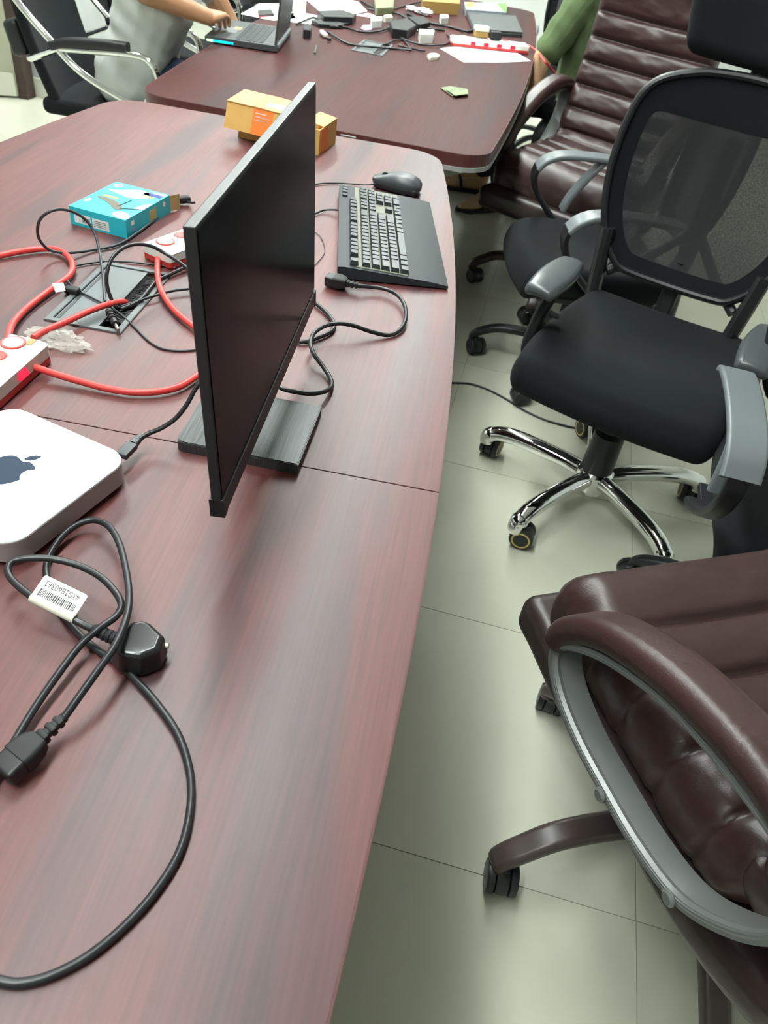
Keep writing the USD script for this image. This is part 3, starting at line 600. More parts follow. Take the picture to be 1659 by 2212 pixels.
# power cord on the near left
cp = [(222, 1366, .018), (200, 1359, .020), (168, 1343, .024), (120, 1316, .027), (80, 1295, .029), (50, 1275, .030), (24, 1250, .031), (17, 1230, .032), (28, 1213, .033), (62, 1206, .034), (110, 1207, .034), (165, 1220, .032), (215, 1245, .030), (250, 1280, .028), (262, 1308, .027), (250, 1332, .026), (215, 1357, .026),
      (175, 1392, .018), (130, 1450, .016), (80, 1522, .012), (38, 1590, .010), (0, 1655, .008), (-50, 1760, .005), (-90, 1900, .004), (-80, 2030, .004), (-40, 2100, .004), (0, 2119, .004), (45, 2124, .004), (110, 2108, .004), (190, 2066, .004), (268, 2002, .004), (336, 1926, .004), (388, 1840, .004), (410, 1755, .004), (411, 1675, .004), (388, 1595, .004), (345, 1528, .004), (290, 1465, .004), (250, 1430, .004), (205, 1400, .004), (160, 1358, .004), (120, 1300, .004), (103, 1255, .005), (100, 1222, .006), (112, 1190, .008), (138, 1155, .012), (172, 1131, .014), (205, 1124, .016), (236, 1138, .020), (258, 1175, .026), (272, 1230, .032), (279, 1285, .038), (273, 1335, .042), (248, 1395, .044), (210, 1450, .040), (170, 1506, .032), (140, 1548, .024)]
cord = thing('power_cable', 'black coiled power cord with a white barcode tag, nearest to the viewpoint', 'power cable', (*at(290, 1390, T)[:2], T))
obj('cord', tube([at(x, y, T+z) for x, y, z in cp], .0038, 7, 12), 'cable_black', cord, 60, world=True)
for f in np.linspace(0, 1, 7):
    q0, q1 = at(206, 1361, T+.019), at(268, 1388, T+.020); q = q0+(q1-q0)*f; dx = (q1-q0)/np.linalg.norm(q1-q0)
    ringm = lathe([(0, -.0022), (.0055+.0018*f, -.0022), (.0064+.0018*f, 0), (.0055+.0018*f, .0022), (0, .0022)], 16)
    obj('strain_relief', frame(mv(ringm, ry=math.pi/2), q, dx, (dx[1], -dx[0], .01)), 'cable_black', cord, world=True)
obj('strain_relief', tube([at(206, 1361, T+.019), at(275, 1391, T+.020)], .0052, 1, 12, smooth=False), 'cable_black', cord, world=True)
pc0, pc1 = at(258, 1390, T+.020), at(336, 1396, T+.020); dx = pc1-pc0; dx[2] = 0; dx /= np.linalg.norm(dx)
pp = Polygon([(-.004, -.013), (.004, -.022), (.026, -.024), (.042, -.014), (.044, .006), (.032, .014), (.026, .022), (.016, .026), (.005, .022), (-.004, .010)]).buffer(-.003).buffer(.003, quad_segs=4)
pq = [(x, y) for x, y in pp.buffer(-.0045).simplify(.002).exterior.coords[:-1]]
ph_ = m3.Manifold.batch_hull([ball((x, y, .0065), .0062, 14) for x, y in pq]+[ball((x*.86+.004, y*.86, .0255), .0062, 14) for x, y in pq])
plug = obj('plug', frame(mani(ph_), pc0*[1, 1, 0]+[0, 0, T], dx, (-dx[1], dx[0], 0)), 'black_gloss', cord, 50, world=True)
for y_, r_, l_ in ((.004, .0032, .0085),):
    obj('pin', frame(mv(cyl(r_, l_, 14, .001), (.0395, y_-.001, .018), ry=math.pi/2), pc0*[1, 1, 0]+[0, 0, T], dx, (-dx[1], dx[0], 0)), 'metal_pin', cord, world=True)
def iec(parent, tip, neck, z0, z1, roll=0.):                         # a C13 socket connector: tip face centre, cable end
    d = neck-tip; L = np.linalg.norm(d); d /= L; s = np.cross([0, 0, 1.], d); s /= np.linalg.norm(s)
    P = [(0, .0, 0), (.018, 0, 0), (.019, 0, 0), (.030, 0, 0), (.036, 0, 0)]
    a = frame(mv(rbox(.020, .0265, .0195, .004, 2).apply_translation((.009, 0, 0))), tip, d, s)
    lo = sweep([(.016, 0, 0), (.024, 0, 0), (.034, 0, 0), (.040, 0, 0)], rrect(.029, .022, .005), (0, 1, 0), scale=[1., 1., .86, .62])
    obj('connector', a, 'black_plastic', parent, 30, world=True)
    obj('connector_grip', frame(lo, tip, d, s), 'black_matte', parent, 30, world=True)
    for k in range(3): obj('connector_rib', frame(mv(rbox(.006, .013-.0012*k, .012-.001*k, .002, 1)), tip+d*(.043+.0085*k), d, s), 'black_matte', parent, world=True)
    obj('connector_neck', frame(sweep([(.036, 0, 0), (L, 0, 0)], rrect(.010, .009, .003), (0, 1, 0), scale=[1, .85]), tip, d, s), 'black_matte', parent, world=True)
iec(cord, at(4, 1672, T+.015), at(140, 1548, T+.022), 0, 0)
tg = [at(68, 1291, T+.030), at(162, 1337, T+.026)]; td = (tg[1]-tg[0]); TL = np.linalg.norm(td)
tv = at(104, 1250, T+.040)-tg[0]; tw = td/TL; tv -= tw*(tv@tw); TH = .026; tv /= np.linalg.norm(tv)
n3 = np.cross(tw, tv)
tgm = frame(prism(Polygon([(0, 0), (TL, 0), (TL, TH), (0, TH)]).buffer(-.003).buffer(.003), .0004), tg[0]+n3*.003, tw, tv)
tago = obj('tag', tgm, 'tag_paper', cord, None, world=True)
obj('tag_wrap', tube([tg[0], tg[1]], .0050, 1, 14, smooth=False), 'tape_cream', tago, world=True)
rb = random.Random(2); x = TL-.005; bars = []
while x > .006:
    w = rb.choice([.0006, .0009, .0013]); bars.append(box(x-w, x, .0045, .0125, .0004, .0006)); x -= w+rb.choice([.0007, .0010, .0013])
obj('barcode', frame(cat(*bars), tg[0]+n3*.003, tw, tv), 'ink', tago, None, world=True)
tx = text('4XG1B40361', .0062, .0002); tx = mv(tx, rz=math.pi); tx = mv(tx, (TL-.006, .0220, .0004)); tx.vertices[:, 0] = TL-.006+(tx.vertices[:, 0]-(TL-.006))*(TL-.012)/max(1e-6, np.ptp(tx.vertices[:, 0]))
obj('tag_number', frame(tx, tg[0]+n3*.003, tw, tv), 'ink', tago, None, world=True)

# second power cord, right of the monitor
c2 = thing('power_cable', 'black power cord whose loose socket end lies by the keyboard', 'power cable', (*at(740, 607, T)[:2], T))
w2 = [(778, 618, .016), (800, 620, .013), (830, 624, .012), (858, 637, .012), (874, 660, .012), (876, 690, .010), (862, 714, .006), (838, 724, .005), (800, 716, .012), (765, 704, .022), (735, 699, .026), (705, 703, .026), (680, 718, .024), (671, 740, .022), (678, 765, .018), (698, 792, .010), (714, 818, .006), (716, 835, .006), (700, 846, .016), (672, 850, .020), (640, 847, .021), (605, 837, .024), (585, 815, .026), (560, 780, .018), (540, 740, .010), (560, 700, .006), (600, 712, .005), (650, 738, .005), (690, 728, .005), (716, 715, .005), (722, 700, .005), (708, 678, .005), (680, 653, .006), (650, 625, .006), (600, 600, .005), (540, 600, .005)]
obj('cord', tube([at(x, y, T+z) for x, y, z in w2], .0036, 7, 12), 'cable_black', c2, 60, world=True)
iec(c2, at(706, 603, T+.012), at(780, 618, T+.016), 0, 0)
# display cable from the mini computer
hd = thing('display_cable', 'black display cable plugged into the white mini computer', 'cable', (*at(275, 968, T)[:2], T))
q = at(262, 985, T+.018); q1 = at(285, 962, T+.020)
dd = q1-q; obj('plug', frame(mv(rbox(.026, .016, .009, .002, 1).apply_translation((.012, 0, 0))), q, dd, (-dd[1], dd[0], 0)), 'dark_grey_plastic', hd, world=True)
obj('plug_neck', frame(sweep([(.026, 0, 0), (.046, 0, 0)], rrect(.013, .009, .003), (0, 1, 0), scale=[1, .6]), q, dd, (-dd[1], dd[0], 0)), 'dark_grey_plastic', hd, world=True)
obj('cord', tube([at(x, y, T+z) for x, y, z in [(284, 964, .02), (300, 950, .022), (322, 936, .024), (348, 925, .030), (378, 905, .042), (402, 876, .060), (422, 840, .080), (450, 800, .10), (480, 780, .11)]], .0032, 7, 10), 'cable_black', hd, 60, world=True)

# power strips and red cords
def power_strip(name, label, p0, ax, side, L=.26, Wd_=.062, Hh=.040, rocker=(.085,), socks=((.030, 'white_plastic'), (.072, 'red_plastic'), (.115, 'white_plastic'), (.158, 'red_plastic'), (.20, 'white_plastic'))):
    """p0: centre of the end face on the table; ax: unit vector along the strip; side: unit vector across, towards its rocker side."""
    t = thing(name, label, 'power strip', (*p0[:2], T))
    fr = lambda m: frame(m, np.array([p0[0], p0[1], T]), ax, side)
    hand = np.cross(ax, side)[2]
    fz = (lambda m: fr(m)) if hand > 0 else (lambda m: fr(mv(trimesh.Trimesh(np.array(m.vertices)*[1, 1, -1], m.faces[:, ::-1], process=False))))
    pf = np.array([(0, -Wd_/2), (.012, -Wd_/2-.0), (L, -Wd_/2), (L, Wd_/2), (.012, Wd_/2), (0, Wd_/2)])
    low = prism(Polygon(pf).buffer(-.006).buffer(.006, quad_segs=4), .012, .002, .0); obj('base', fz(low), 'red_plastic', t, 30, world=True)
    c0 = m3.CrossSection([np.array(Polygon(pf).buffer(-.007).buffer(.0075, quad_segs=5).exterior.coords)[:-1]], m3.FillRule.EvenOdd)
    top = m3.Manifold.hull(m3.Manifold.extrude(c0, Hh*.45).translate((0, 0, .013)) + m3.Manifold.extrude(c0.offset(-.009, m3.JoinType.Round), Hh-.014).translate((0, 0, .013)))
    obj('cover', fz(mani(top)), 'white_plastic', t, 30, world=True)
    for f, mm in socks:
        s = obj('socket_cap', fz(mv(cyl(.0145, .0035, 28, .001), (f, -.006, Hh-.0015))), mm, t, world=True)
        obj('socket_ring', fz(mv(lathe([(.0148, 0), (.0148, .0025), (.0175, .0025), (.0180, 0)], 28), (f, -.006, Hh-.0015))), 'red_plastic' if mm != 'red_plastic' else 'white_plastic', s, world=True)
    for f in rocker:
        obj('rocker_switch', fz(frame(rbox(.022, .019, .008, .0025, 2), (f, Wd_/2-.0015, Hh*.62), (1, 0, 0), (0, .55, -.83))), 'rocker_glow', t, world=True)
    return t, fz
q0 = at(62, 724, T+.038); q1 = at(-30, 800, T+.038); ax1 = (q1-q0)*[1, 1, 0]; ax1 /= np.linalg.norm(ax1); sd1 = np.array([-ax1[1], ax1[0], 0]); sd1 *= np.sign(sd1[0])
s1, f1 = power_strip('power_strip', 'white and red power strip with a lit red switch, at the left edge', q0, ax1, sd1, rocker=(.075,))
obj('stain', f1(mv(rbox(.016, .010, .0008, .0003, 1), (.018, .014, .0402-.0006))), 'card_inside', s1, None, world=True)
obj('cord', tube([at(x, y, T+z) for x, y, z in [(72, 730, .018), (90, 718, .018), (140, 696, .016), (195, 671, .014), (238, 656, .012), (262, 651, .010), (272, 655, .002), (274, 662, -.02)]], .0052, 7, 12), 'red_rubber', s1, 60, world=True)
q0 = at(336, 537, T+.030); q1 = at(440, 500, T+.030); ax2 = (q1-q0)*[1, 1, 0]; ax2 /= np.linalg.norm(ax2); sd2 = np.array([ax2[1], -ax2[0], 0])
s2, f2 = power_strip('power_strip', 'white and red power strip half hidden behind the monitor', q0, ax2, sd2, Hh=.034, Wd_=.070, rocker=())
obj('cord', tube([at(x, y, T+z) for x, y, z in [(342, 548, .012), (340, 575, .012), (342, 605, .012), (352, 635, .010), (375, 668, .008), (405, 695, .008), (450, 730, .007), (470, 765, .007), (450, 795, .007), (418, 817, .008), (385, 836, .008), (340, 846, .008), (285, 847, .008), (230, 839, .008), (170, 823, .010), (120, 808, .013), (78, 794, .016), (40, 782, .018)]], .0052, 7, 12), 'red_rubber', s2, 60, world=True)
rc = thing('red_power_cable', 'red power cord curving in from the left edge to the lit power strip', 'cable', (*at(150, 580, T)[:2], T))
obj('cord', tube([at(x, y, T+z) for x, y, z in [(-60, 566, .006), (0, 552, .007), (50, 542, .008), (100, 537, .008), (132, 543, .009), (152, 560, .010), (157, 578, .010), (148, 597, .009), (125, 614, .008), (90, 640, .007), (55, 668, .007), (30, 695, .009), (20, 718, .013), (16, 745, .015)]], .0054, 7, 12), 'red_rubber', rc, 60, world=True)

# thin black cables
def wire(label, pts, r=.0022, m='cable_black', name='signal_cable', extra=None):
    t = thing(name, label, 'cable', (*at(pts[0][0], pts[0][1], T)[:2], T)); obj('cord', tube([at(x, y, T+z) for x, y, z in pts], r, 7, 9), m, t, 60, world=True); return t
w = wire('thin black cable looping up beside the cyan box', [(420, 438, .020), (400, 437, .006), (375, 441, .005), (350, 462, .004), (300, 500, .004), (255, 528, .004), (200, 540, .004), (150, 546, .010), (110, 541, .016), (88, 522, .035), (81, 500, .060), (86, 475, .085), (105, 458, .100), (130, 452, .100), (158, 458, .085), (185, 475, .062), (205, 505, .040), (215, 545, .020), (222, 590, .010), (225, 630, .006), (227, 652, .003)], .0026, 'cable_grey')
obj('ferrite', frame(rbox(.030, .016, .014, .004, 2), at(396, 431, T+.012), at(410, 432, T+.012)-at(385, 434, T+.012), (0, 1, 0)), 'black_matte', w, world=True)
w = wire('thick black cable arching over the far power strip into the cable port', [(268, 668, -.01), (252, 665, .004), (240, 645, .018), (231, 615, .040), (232, 585, .060), (242, 558, .075), (262, 538, .080), (290, 528, .078), (325, 531, .070), (360, 549, .058), (395, 572, .050), (430, 600, .04)], .0032)
w = wire('black cable bundle running from the cable port behind the monitor', [(262, 668, .004), (300, 650, .006), (335, 610, .006), (362, 595, .006), (395, 580, .008), (440, 560, .008)], .0034)
w = wire('black cable lying across the cable port towards the monitor', [(255, 664, .004), (285, 655, .006), (330, 640, .008), (370, 629, .008), (400, 625, .008), (450, 618, .008)], .0024)
w = wire('thin grey cable from the cable port curving across the bare wood', [(140, 596, .012), (150, 612, .006), (170, 628, .004), (200, 644, .004), (235, 662, .004), (262, 680, .003), (290, 706, .002), (318, 734, .002), (345, 751, .002), (375, 757, .002), (410, 757, .002), (460, 750, .002)], .0018, 'cable_grey')
w = wire('thin black cable behind the red cord, left of the far power strip', [(160, 575, .003), (190, 569, .003), (230, 565, .003), (280, 566, .003), (335, 572, .003), (380, 578, .003)], .0018)
w = wire('fine black wire right of the monitor', [(676, 500, .002), (690, 508, .002), (699, 525, .002), (701, 545, .002), (690, 562, .002), (676, 575, .002), (650, 590, .002)], .0008)
dc = thing('plug_connector', 'black power plug with a bare metal barrel, lying in the cable port', 'plug', (*at(245, 690, T)[:2], T))
obj('grip', tube([at(235, 672, T+.010), at(243, 688, T+.009), at(249, 700, T+.008)], .0058, 3, 12), 'black_plastic', dc, world=True)
for f in (.15, .35, .55): obj('grip_rib', tube([at(235+14*f, 672+28*f, T+.0095), at(236.2+14*f, 674.4+28*f, T+.0095)], .0068, 1, 14, smooth=False), 'black_plastic', dc, world=True)
obj('barrel', tube([at(249, 700, T+.008), at(256, 713, T+.0075)], .0028, 1, 12, smooth=False), 'metal_pin', dc, world=True)
us = thing('cable_plug', 'small black cable plug with a white paper flag, on the red cord', 'plug', (*at(150, 627, T)[:2], T))
obj('plug', frame(rbox(.026, .016, .012, .004, 2), at(156, 627, T+.007), at(172, 632, T)-at(140, 625, T), (0, 1, 0)), 'black_matte', us, world=True)
a, b_, c_, d_ = at(113, 613, T+.022), at(137, 611, T+.022), at(142, 629, T+.012), at(120, 632, T+.012)
obj('paper_flag', trimesh.Trimesh(np.vstack([[a, b_, c_, d_], np.array([a, b_, c_, d_])+[0, 0, .0006]]), [(0, 2, 1), (0, 3, 2), (4, 5, 6), (4, 6, 7), (0, 1, 5), (0, 5, 4), (1, 2, 6), (1, 6, 5), (2, 3, 7), (2, 7, 6), (3, 0, 4), (3, 4, 7)], process=False), 'paper', us, None, world=True)
# crumpled film
pm = trimesh.creation.icosphere(3); v = np.array(pm.vertices); nn = meshkit.fbm(v*4.+3, 4, 3)
v = v*(.55+.9*(nn[:, None]-.3))*np.array([.066, .032, .013]); v[:, 2] = np.maximum(v[:, 2], -.004)
pm.vertices = v; single('plastic_wrap', frame(pm, at(124, 733, T+.006), at(150, 742, T)-at(98, 726, T), (0, 1, 0)), 'clear_film', 'crumpled clear plastic wrap beside the lit power strip', 'plastic wrap', False)

# cyan adapter box
c = [at(148, 444, T+.036), at(270, 476, T+.036), at(364, 433, T+.036), at(232, 398, T+.036)]
ex = (c[1]-c[0])*[1, 1, 0]; Lx = np.linalg.norm(ex); ex /= Lx; ey = np.array([-ex[1], ex[0], 0]); Ly = float((c[3]-c[0])@ey); HB = .036
cb = thing('adapter_box', 'cyan and white cardboard adapter box with one end open', 'box', (*c[0][:2], T), math.atan2(ex[1], ex[0]))
Ly = .165; Lx = .125
sh = m3.Manifold.cube((Lx, Ly, HB)) - m3.Manifold.cube((Lx-.002, Ly, HB-.002)).translate((.001, .012, .001))
obj('carton', mani(sh), 'cyan_card', cb, None)
obj('inner_tray', box(.003, Lx-.003, .015, Ly-.012, .002, HB-.004), 'card_inside', cb, None)
obj('flap', frame(box(0, Lx*.96, 0, .030, 0, .0008), (Lx*.02, Ly, HB-.001), (1, 0, 0), (0, .8, -.35)), 'print_yellow', cb, None)
obj('side_flap', frame(box(0, .026, 0, HB-.004, 0, .0008), (Lx-.001, Ly, .002), (.35, .9, 0), (0, 0, 1)), 'card_inside', cb, None)
def prt(pg, m, nm='print', face='top', z=.0):
    g = pg if hasattr(pg, 'exterior') else Polygon(pg)
    q = prism(g, .0003)
    if face == 'top': q = mv(q, (0, 0, HB+z))
    elif face == 'front': q = frame(q, (0, -z, 0), (1, 0, 0), (0, 0, 1))
    else: q = frame(q, (Lx+z, 0, 0), (0, 1, 0), (0, 0, 1))
    return obj(nm, q, m, cb, None)
sm = lambda pts: Polygon(spline(pts, 5, True)).buffer(0)
prt(sm([(.010, .118), (.030, .126), (.060, .150), (.085, .150), (.100, .120), (.070, .104), (.045, .108)]), 'print_white')
prt(sm([(.112, .085), (.122, .10), (.122, .065), (.105, .060)]), 'print_white')
prt(sm([(.095, .006), (.120, .004), (.122, .020), (.100, .034), (.085, .020)]), 'print_white')
prt(sm([(.006, .040), (.014, .038), (.016, .052), (.008, .056)]), 'print_white')
prt(Polygon([(.080, .135), (.120, .135), (.120, .150), (.080, .150)]).intersection(Polygon([(.08, .13), (.13, .13), (.13, .16), (.08, .16)])), 'ink_blue')
prt([(.086, .125), (.108, .125), (.108, .133), (.086, .133)], 'print_yellow', z=.0004)
prt([(.022, .082), (.052, .082), (.052, .090), (.022, .090)], 'print_yellow')
prt(sm([(.016, .072), (.030, .078), (.062, .070), (.088, .048), (.086, .036), (.074, .038), (.050, .056)]), 'print_brown', z=.0003)
prt([(.084, .042), (.118, .060), (.118, .062), (.084, .046)], 'ink', z=.0006); prt([(.074, .050), (.080, .095), (.082, .095), (.077, .050)], 'ink', z=.0006)
prt(Point(.016, .148).buffer(.009).difference(Point(.0175, .148).buffer(.0045)), 'print_white', 'logo')
prt([(.010, .006), (.046, .006), (.046, .024), (.010, .024)], 'print_white', 'label', 'front'); prt([(.050, .004), (.086, .004), (.086, .023), (.050, .023)], 'print_white', 'label', 'front')
for k in range(9): prt([(.028+.0019*k, .009), (.0288+.0019*k, .009), (.0288+.0019*k, .019), (.028+.0019*k, .019)], 'ink', 'barcode', 'front', .0004)
for k in range(4): prt([(.053, .018-.0035*k), (.080, .018-.0035*k), (.080, .0187-.0035*k), (.053, .0187-.0035*k)], 'ink', 'small_print', 'front', .0004)
prt([(.085, .007), (.100, .007), (.100, .027), (.085, .027)], 'print_gold', 'print', 'side'); prt([(.103, .006), (.109, .006), (.109, .030), (.103, .030)], 'print_gold', 'print', 'side')
prt([(.018, .020), (.028, .020), (.028, .028), (.018, .028)], 'print_white', 'print', 'side'); prt([(.022, .007), (.030, .007), (.030, .014), (.022, .014)], 'label_purple', 'print', 'side')
prt(Point(.142, .024).buffer(.005), 'print_white', 'print', 'side')
for k, w_ in enumerate((.014, .010)): prt([(.106-w_, .1555-.0045*k), (.120, .1555-.0045*k), (.120, .1585-.0045*k), (.106-w_, .1585-.0045*k)], 'print_white', 'small_print')

# yellow open carton behind the monitor
yb = thing('cardboard_carton', 'open yellow cardboard carton with orange tape print, behind the monitor', 'carton', (*at(600, 320, T)[:2], T))
A0, A1 = at(515, 296, T), at(688, 336, T); A2 = at(717, 318, T)
ex = (A1-A0)*[1, 1, 0]; LX = np.linalg.norm(ex); ex /= LX; ey = np.array([-ex[1], ex[0], 0]); LY = .13; HY = .062
fy = lambda m: frame(m, np.array([A0[0], A0[1], T]), ex, ey)
shell = m3.Manifold.cube((LX, LY, HY)) - m3.Manifold.cube((LX-.005, LY-.005, HY)).translate((.0025, .0025, .0025))
obj('carton', fy(mani(shell)), 'card_yellow', yb, None, world=True)
obj('carton_inside', fy(box(.003, LX-.003, .003, LY-.003, .003, .006)), 'card_inside', yb, None, world=True)
fl0 = fy(frame(box(-.012, LX*.66, 0, .075, 0, .002), (0, -.006, HY+.002), (1, 0, .02), (0, -.55, -.60) if False else (0, -.30, -.95)))
lid = obj('lid', fy(cat(frame(box(-.014, LX*.62, 0, .062, 0, .0025), (0, -.034, HY+.030), (1, 0, -.02), (0, -.35, -.93)), frame(box(-.014, LX*.62, 0, .105, 0, .0025), (0, -.036, HY+.030), (1, 0, -.02), (0, .99, .06)))), 'card_yellow', yb, None, world=True)
obj('print', fy(cat(frame(box(.060, .115, 0, .062, 0, .0029), (0, -.0345, HY+.030), (1, 0, -.02), (0, -.35, -.93)), frame(box(.055, .100, .0, .105, .0, .0029), (0, -.036, HY+.0302), (1, 0, -.02), (0, .99, .06)))), 'print_orange', lid, None, world=True)
obj('print', fy(cat(frame(box(.085, .140, .02, .050, 0, .0034), (0, -.036, HY+.0302), (1, 0, -.02), (0, .99, .06)), *[frame(box(.066, .066+w_, .010+.008*k, .0125+.008*k, 0, .0034), (0, -.0345, HY+.030), (1, 0, -.02), (0, -.35, -.93)) for k, w_ in enumerate((.03, .04, .036))])), 'print_white', lid, None, world=True)
obj('print', fy(cat(box(LX-.055, LX+.0008, -.0008, LY*.62, .004, HY-.004) if False else box(LX-.004, LX+.0008, .012, .060, .004, HY-.002), box(LX-.060, LX-.02, -.0008, .004, .004, HY-.004))), 'print_orange', yb, None, world=True)
obj('end_flap', fy(frame(box(0, .10, 0, .05, 0, .002), (LX, LY-.1, HY), (0, 1, 0), (-.9, 0, .12))), 'card_yellow', yb, None, world=True)

# ---------------------------------------------------------------- FAR TABLE CLUTTER
def pslab(name, label, cat_, pts, h, m, z0=0., bev=0., group=None, parent=None):
    """A flat-bottomed thing whose TOP outline is seen at those pixels, h tall, standing z0 above the table."""
    q = np.array([at(x, y, T+z0+h) for x, y in pts]); pg = Polygon(q[:, :2]).buffer(0)
    if bev: pg = pg.buffer(-bev).buffer(bev, quad_segs=3)
    t = parent or thing(name, label, cat_, (*np.array(pg.centroid.coords[0]), T+z0), 0, group)
    return t, obj('body' if parent is None else name, prism(pg, h, T+z0, min(bev*.5, h*.4)), m, t, 30, world=True), pg
def sheet(label, pts):
    return pslab('paper_sheet', label, 'paper', pts, .0008, 'paper')
sheet('white paper sheet with a pointed end, nearest on the far table', [(950, 104), (1001, 134), (1070, 135), (1147, 132), (1109, 109), (1040, 102), (983, 101)])
sheet('white paper sheet under the long black adapter', [(660, -2), (690, 24), (768, 30), (793, 24), (774, 4), (740, -4)])
sheet('white paper sheet beside the laptop screen', [(600, 40), (641, 24), (686, 34), (670, 53), (622, 46)])
sheet('white paper sheet behind the typing hand', [(520, 30), (560, 8), (620, 8), (640, 40), (590, 44)])
sheet('small white paper slip behind the white square charger', [(768, 33), (795, 28), (812, 34), (806, 38)])
t, _, _ = pslab('charger', 'white square charger beside the purple sticker', 'charger', [(801, 36), (826, 35), (826, 44), (802, 45)], .028, 'white_plastic', bev=.004)
t, _, pg = pslab('charger', 'white cube charger left of the white power strip', 'charger', [(905, 62), (939, 64), (937, 74), (907, 74)], .034, 'white_plastic', bev=.004)
obj('pin', tube([at(902, 66, T+.02), at(898, 64, T+.02)], .002, 1, 8, smooth=False), 'metal_pin', t, world=True)
pslab('charger', 'small rounded white charger behind the white square charger', 'charger', [(829, 32), (846, 31), (849, 36), (830, 38)], .02, 'cream_plastic', bev=.006)
pslab('charger', 'white and black charger beside the brown box', 'charger', [(950, 31), (968, 31), (970, 38), (952, 39)], .025, 'white_plastic', bev=.004)
pslab('white_box', 'pale grey box beside the laptop screen', 'box', [(632, -8), (662, -8), (661, 10), (634, 12)], .04, 'cream_plastic', bev=.004)
pslab('puck_charger', 'small round cream charger in front of the white paper', 'charger', [(923, 117), (930, 114), (942, 114), (950, 118), (946, 123), (928, 124)], .012, 'cream_plastic', bev=.006)
pslab('adapter', 'long black power adapter lying on the white paper', 'adapter', [(686, 23), (740, 21), (770, 31), (762, 38), (700, 36)], .03, 'black_plastic', bev=.005)
pslab('adapter', 'large black power adapter in the middle of the far table', 'adapter', [(842, 46), (880, 38), (900, 54), (880, 66), (848, 62)], .035, 'black_plastic', bev=.006)
pslab('adapter', 'smaller black adapter beside the large black adapter', 'adapter', [(880, 36), (915, 34), (930, 48), (905, 54)], .03, 'black_matte', bev=.005)
pslab('adapter', 'squat black adapter beside the laptop hinge', 'adapter', [(655, 52), (668, 50), (674, 58), (670, 66), (656, 64)], .03, 'black_matte', bev=.006)
pslab('adapter', 'slim black adapter between the two white papers', 'adapter', [(672, 43), (705, 40), (745, 50), (740, 55), (690, 52)], .014, 'black_plastic', bev=.003)
t, _, _ = pslab('phone', 'black phone with a red edge behind the laptop screen', 'phone', [(557, 22), (586, 19), (592, 30), (560, 33)], .009, 'black_gloss', bev=.003)
pslab('case_edge', '', '', [(556, 24), (587, 21), (593, 32), (559, 36)], .005, 'red_plastic', bev=.003, parent=t)
pslab('cardboard_box', 'plain brown cardboard box at the back of the far table', 'box', [(912, -12), (994, -6), (993, 8), (913, 2)], .05, 'card_brown')
pslab('plastic_pouch', 'olive plastic pouch at the back of the far table', 'pouch', [(808, -10), (852, -8), (850, 16), (812, 18)], .03, 'olive_plastic', bev=.008)
t, _, _ = pslab('carton', 'grey carton with a yellow spot and a green corner', 'carton', [(1003, 4), (1095, 8), (1094, 27), (1006, 20)], .03, 'grey_card', bev=.002)
pslab('print', '', '', [(1005, 6), (1022, 4), (1024, 14), (1008, 15)], .0005, 'print_yellow', .03, parent=t); pslab('print', '', '', [(1074, 7), (1094, 8), (1094, 26), (1086, 24)], .0005, 'green_print', .03, parent=t)
t, b, pg = pslab('closed_laptop', 'closed black laptop in front of the grey carton', 'laptop', [(1008, 24), (1115, 34), (1130, 70), (1024, 62)], .022, 'dark_grey_plastic', bev=.006)
obj('lid_edge', prism(Polygon(pg.buffer(.001).exterior, [pg.buffer(-.004).exterior.coords]), .004, T+.010), 'mid_grey_plastic', t, None, world=True)
# white strip with four red switches
q0, q1 = at(1143, 100, T+.03), at(978, 82, T+.03); ax = (q1-q0)*[1, 1, 0]; Ls = float(np.linalg.norm(ax)); ax /= Ls; sd = np.array([ax[1], -ax[0], 0]); sd = sd if sd[1] < 0 else -sd
s3, f3 = power_strip('power_strip', 'white power strip with four red switches on the far table', q0-sd*.02, ax, sd, L=Ls, Hh=.036, rocker=tuple(Ls*k for k in (.22, .40, .57, .74)), socks=((Ls*.3, 'red_plastic'), (Ls*.5, 'white_plastic'), (Ls*.85, 'white_plastic')))
obj('cord', tube([at(1142, 98, T+.016), at(1160, 112, T+.012), at_y(1175, 131, 3.62), at_y(1192, 150, 3.68), at_y(1212, 175, 3.73), at_y(1226, 192, 3.76), V(.02, 3.80, .45), V(.06, 3.82, .20), V(.08, 3.84, .02), V(.2, 3.9, .006)], .0045, 6, 10), 'red_rubber', s3, 60, world=True)
pk = thing('wall_plug', 'cream plug with an orange band standing on the white power strip', 'plug', (*at(1037, 84, T+.03)[:2], T+.036), math.atan2(ax[1], ax[0]))
obj('band', rbox(.062, .036, .022, .004, 2).apply_translation((0, 0, .013)), 'card_brown', pk); obj('cap', rbox(.066, .040, .020, .006, 2).apply_translation((0, 0, .034)), 'cream_plastic', pk)
bk = thing('wall_plug', 'black plug standing on the white power strip', 'plug', (*at(1068, 90, T+.03)[:2], T+.036), math.atan2(ax[1], ax[0]))
obj('body', rbox(.05, .034, .03, .006, 2).apply_translation((0, 0, .0175)), 'black_matte', bk)
cu = thing('cable_plug', 'white cable plug with a black tip on the far table', 'plug', (*at(700, 75, T)[:2], T))
obj('body', frame(rbox(.075, .020, .016, .006, 2), at(699, 73, T+.010), at(711, 86, T)-at(689, 64, T), (0, 1, 0)), 'white_plastic', cu, world=True)
obj('tip', frame(rbox(.014, .018, .012, .003, 2), at(711, 85, T+.009), at(711, 86, T)-at(689, 64, T), (0, 1, 0)), 'black_plastic', cu, world=True)
pslab('pen_cap', 'small grey pen cap lying alone on the far table', 'pen cap', [(682, 97), (686, 98), (682, 114), (678, 113)], .006, 'port_grey_dark')
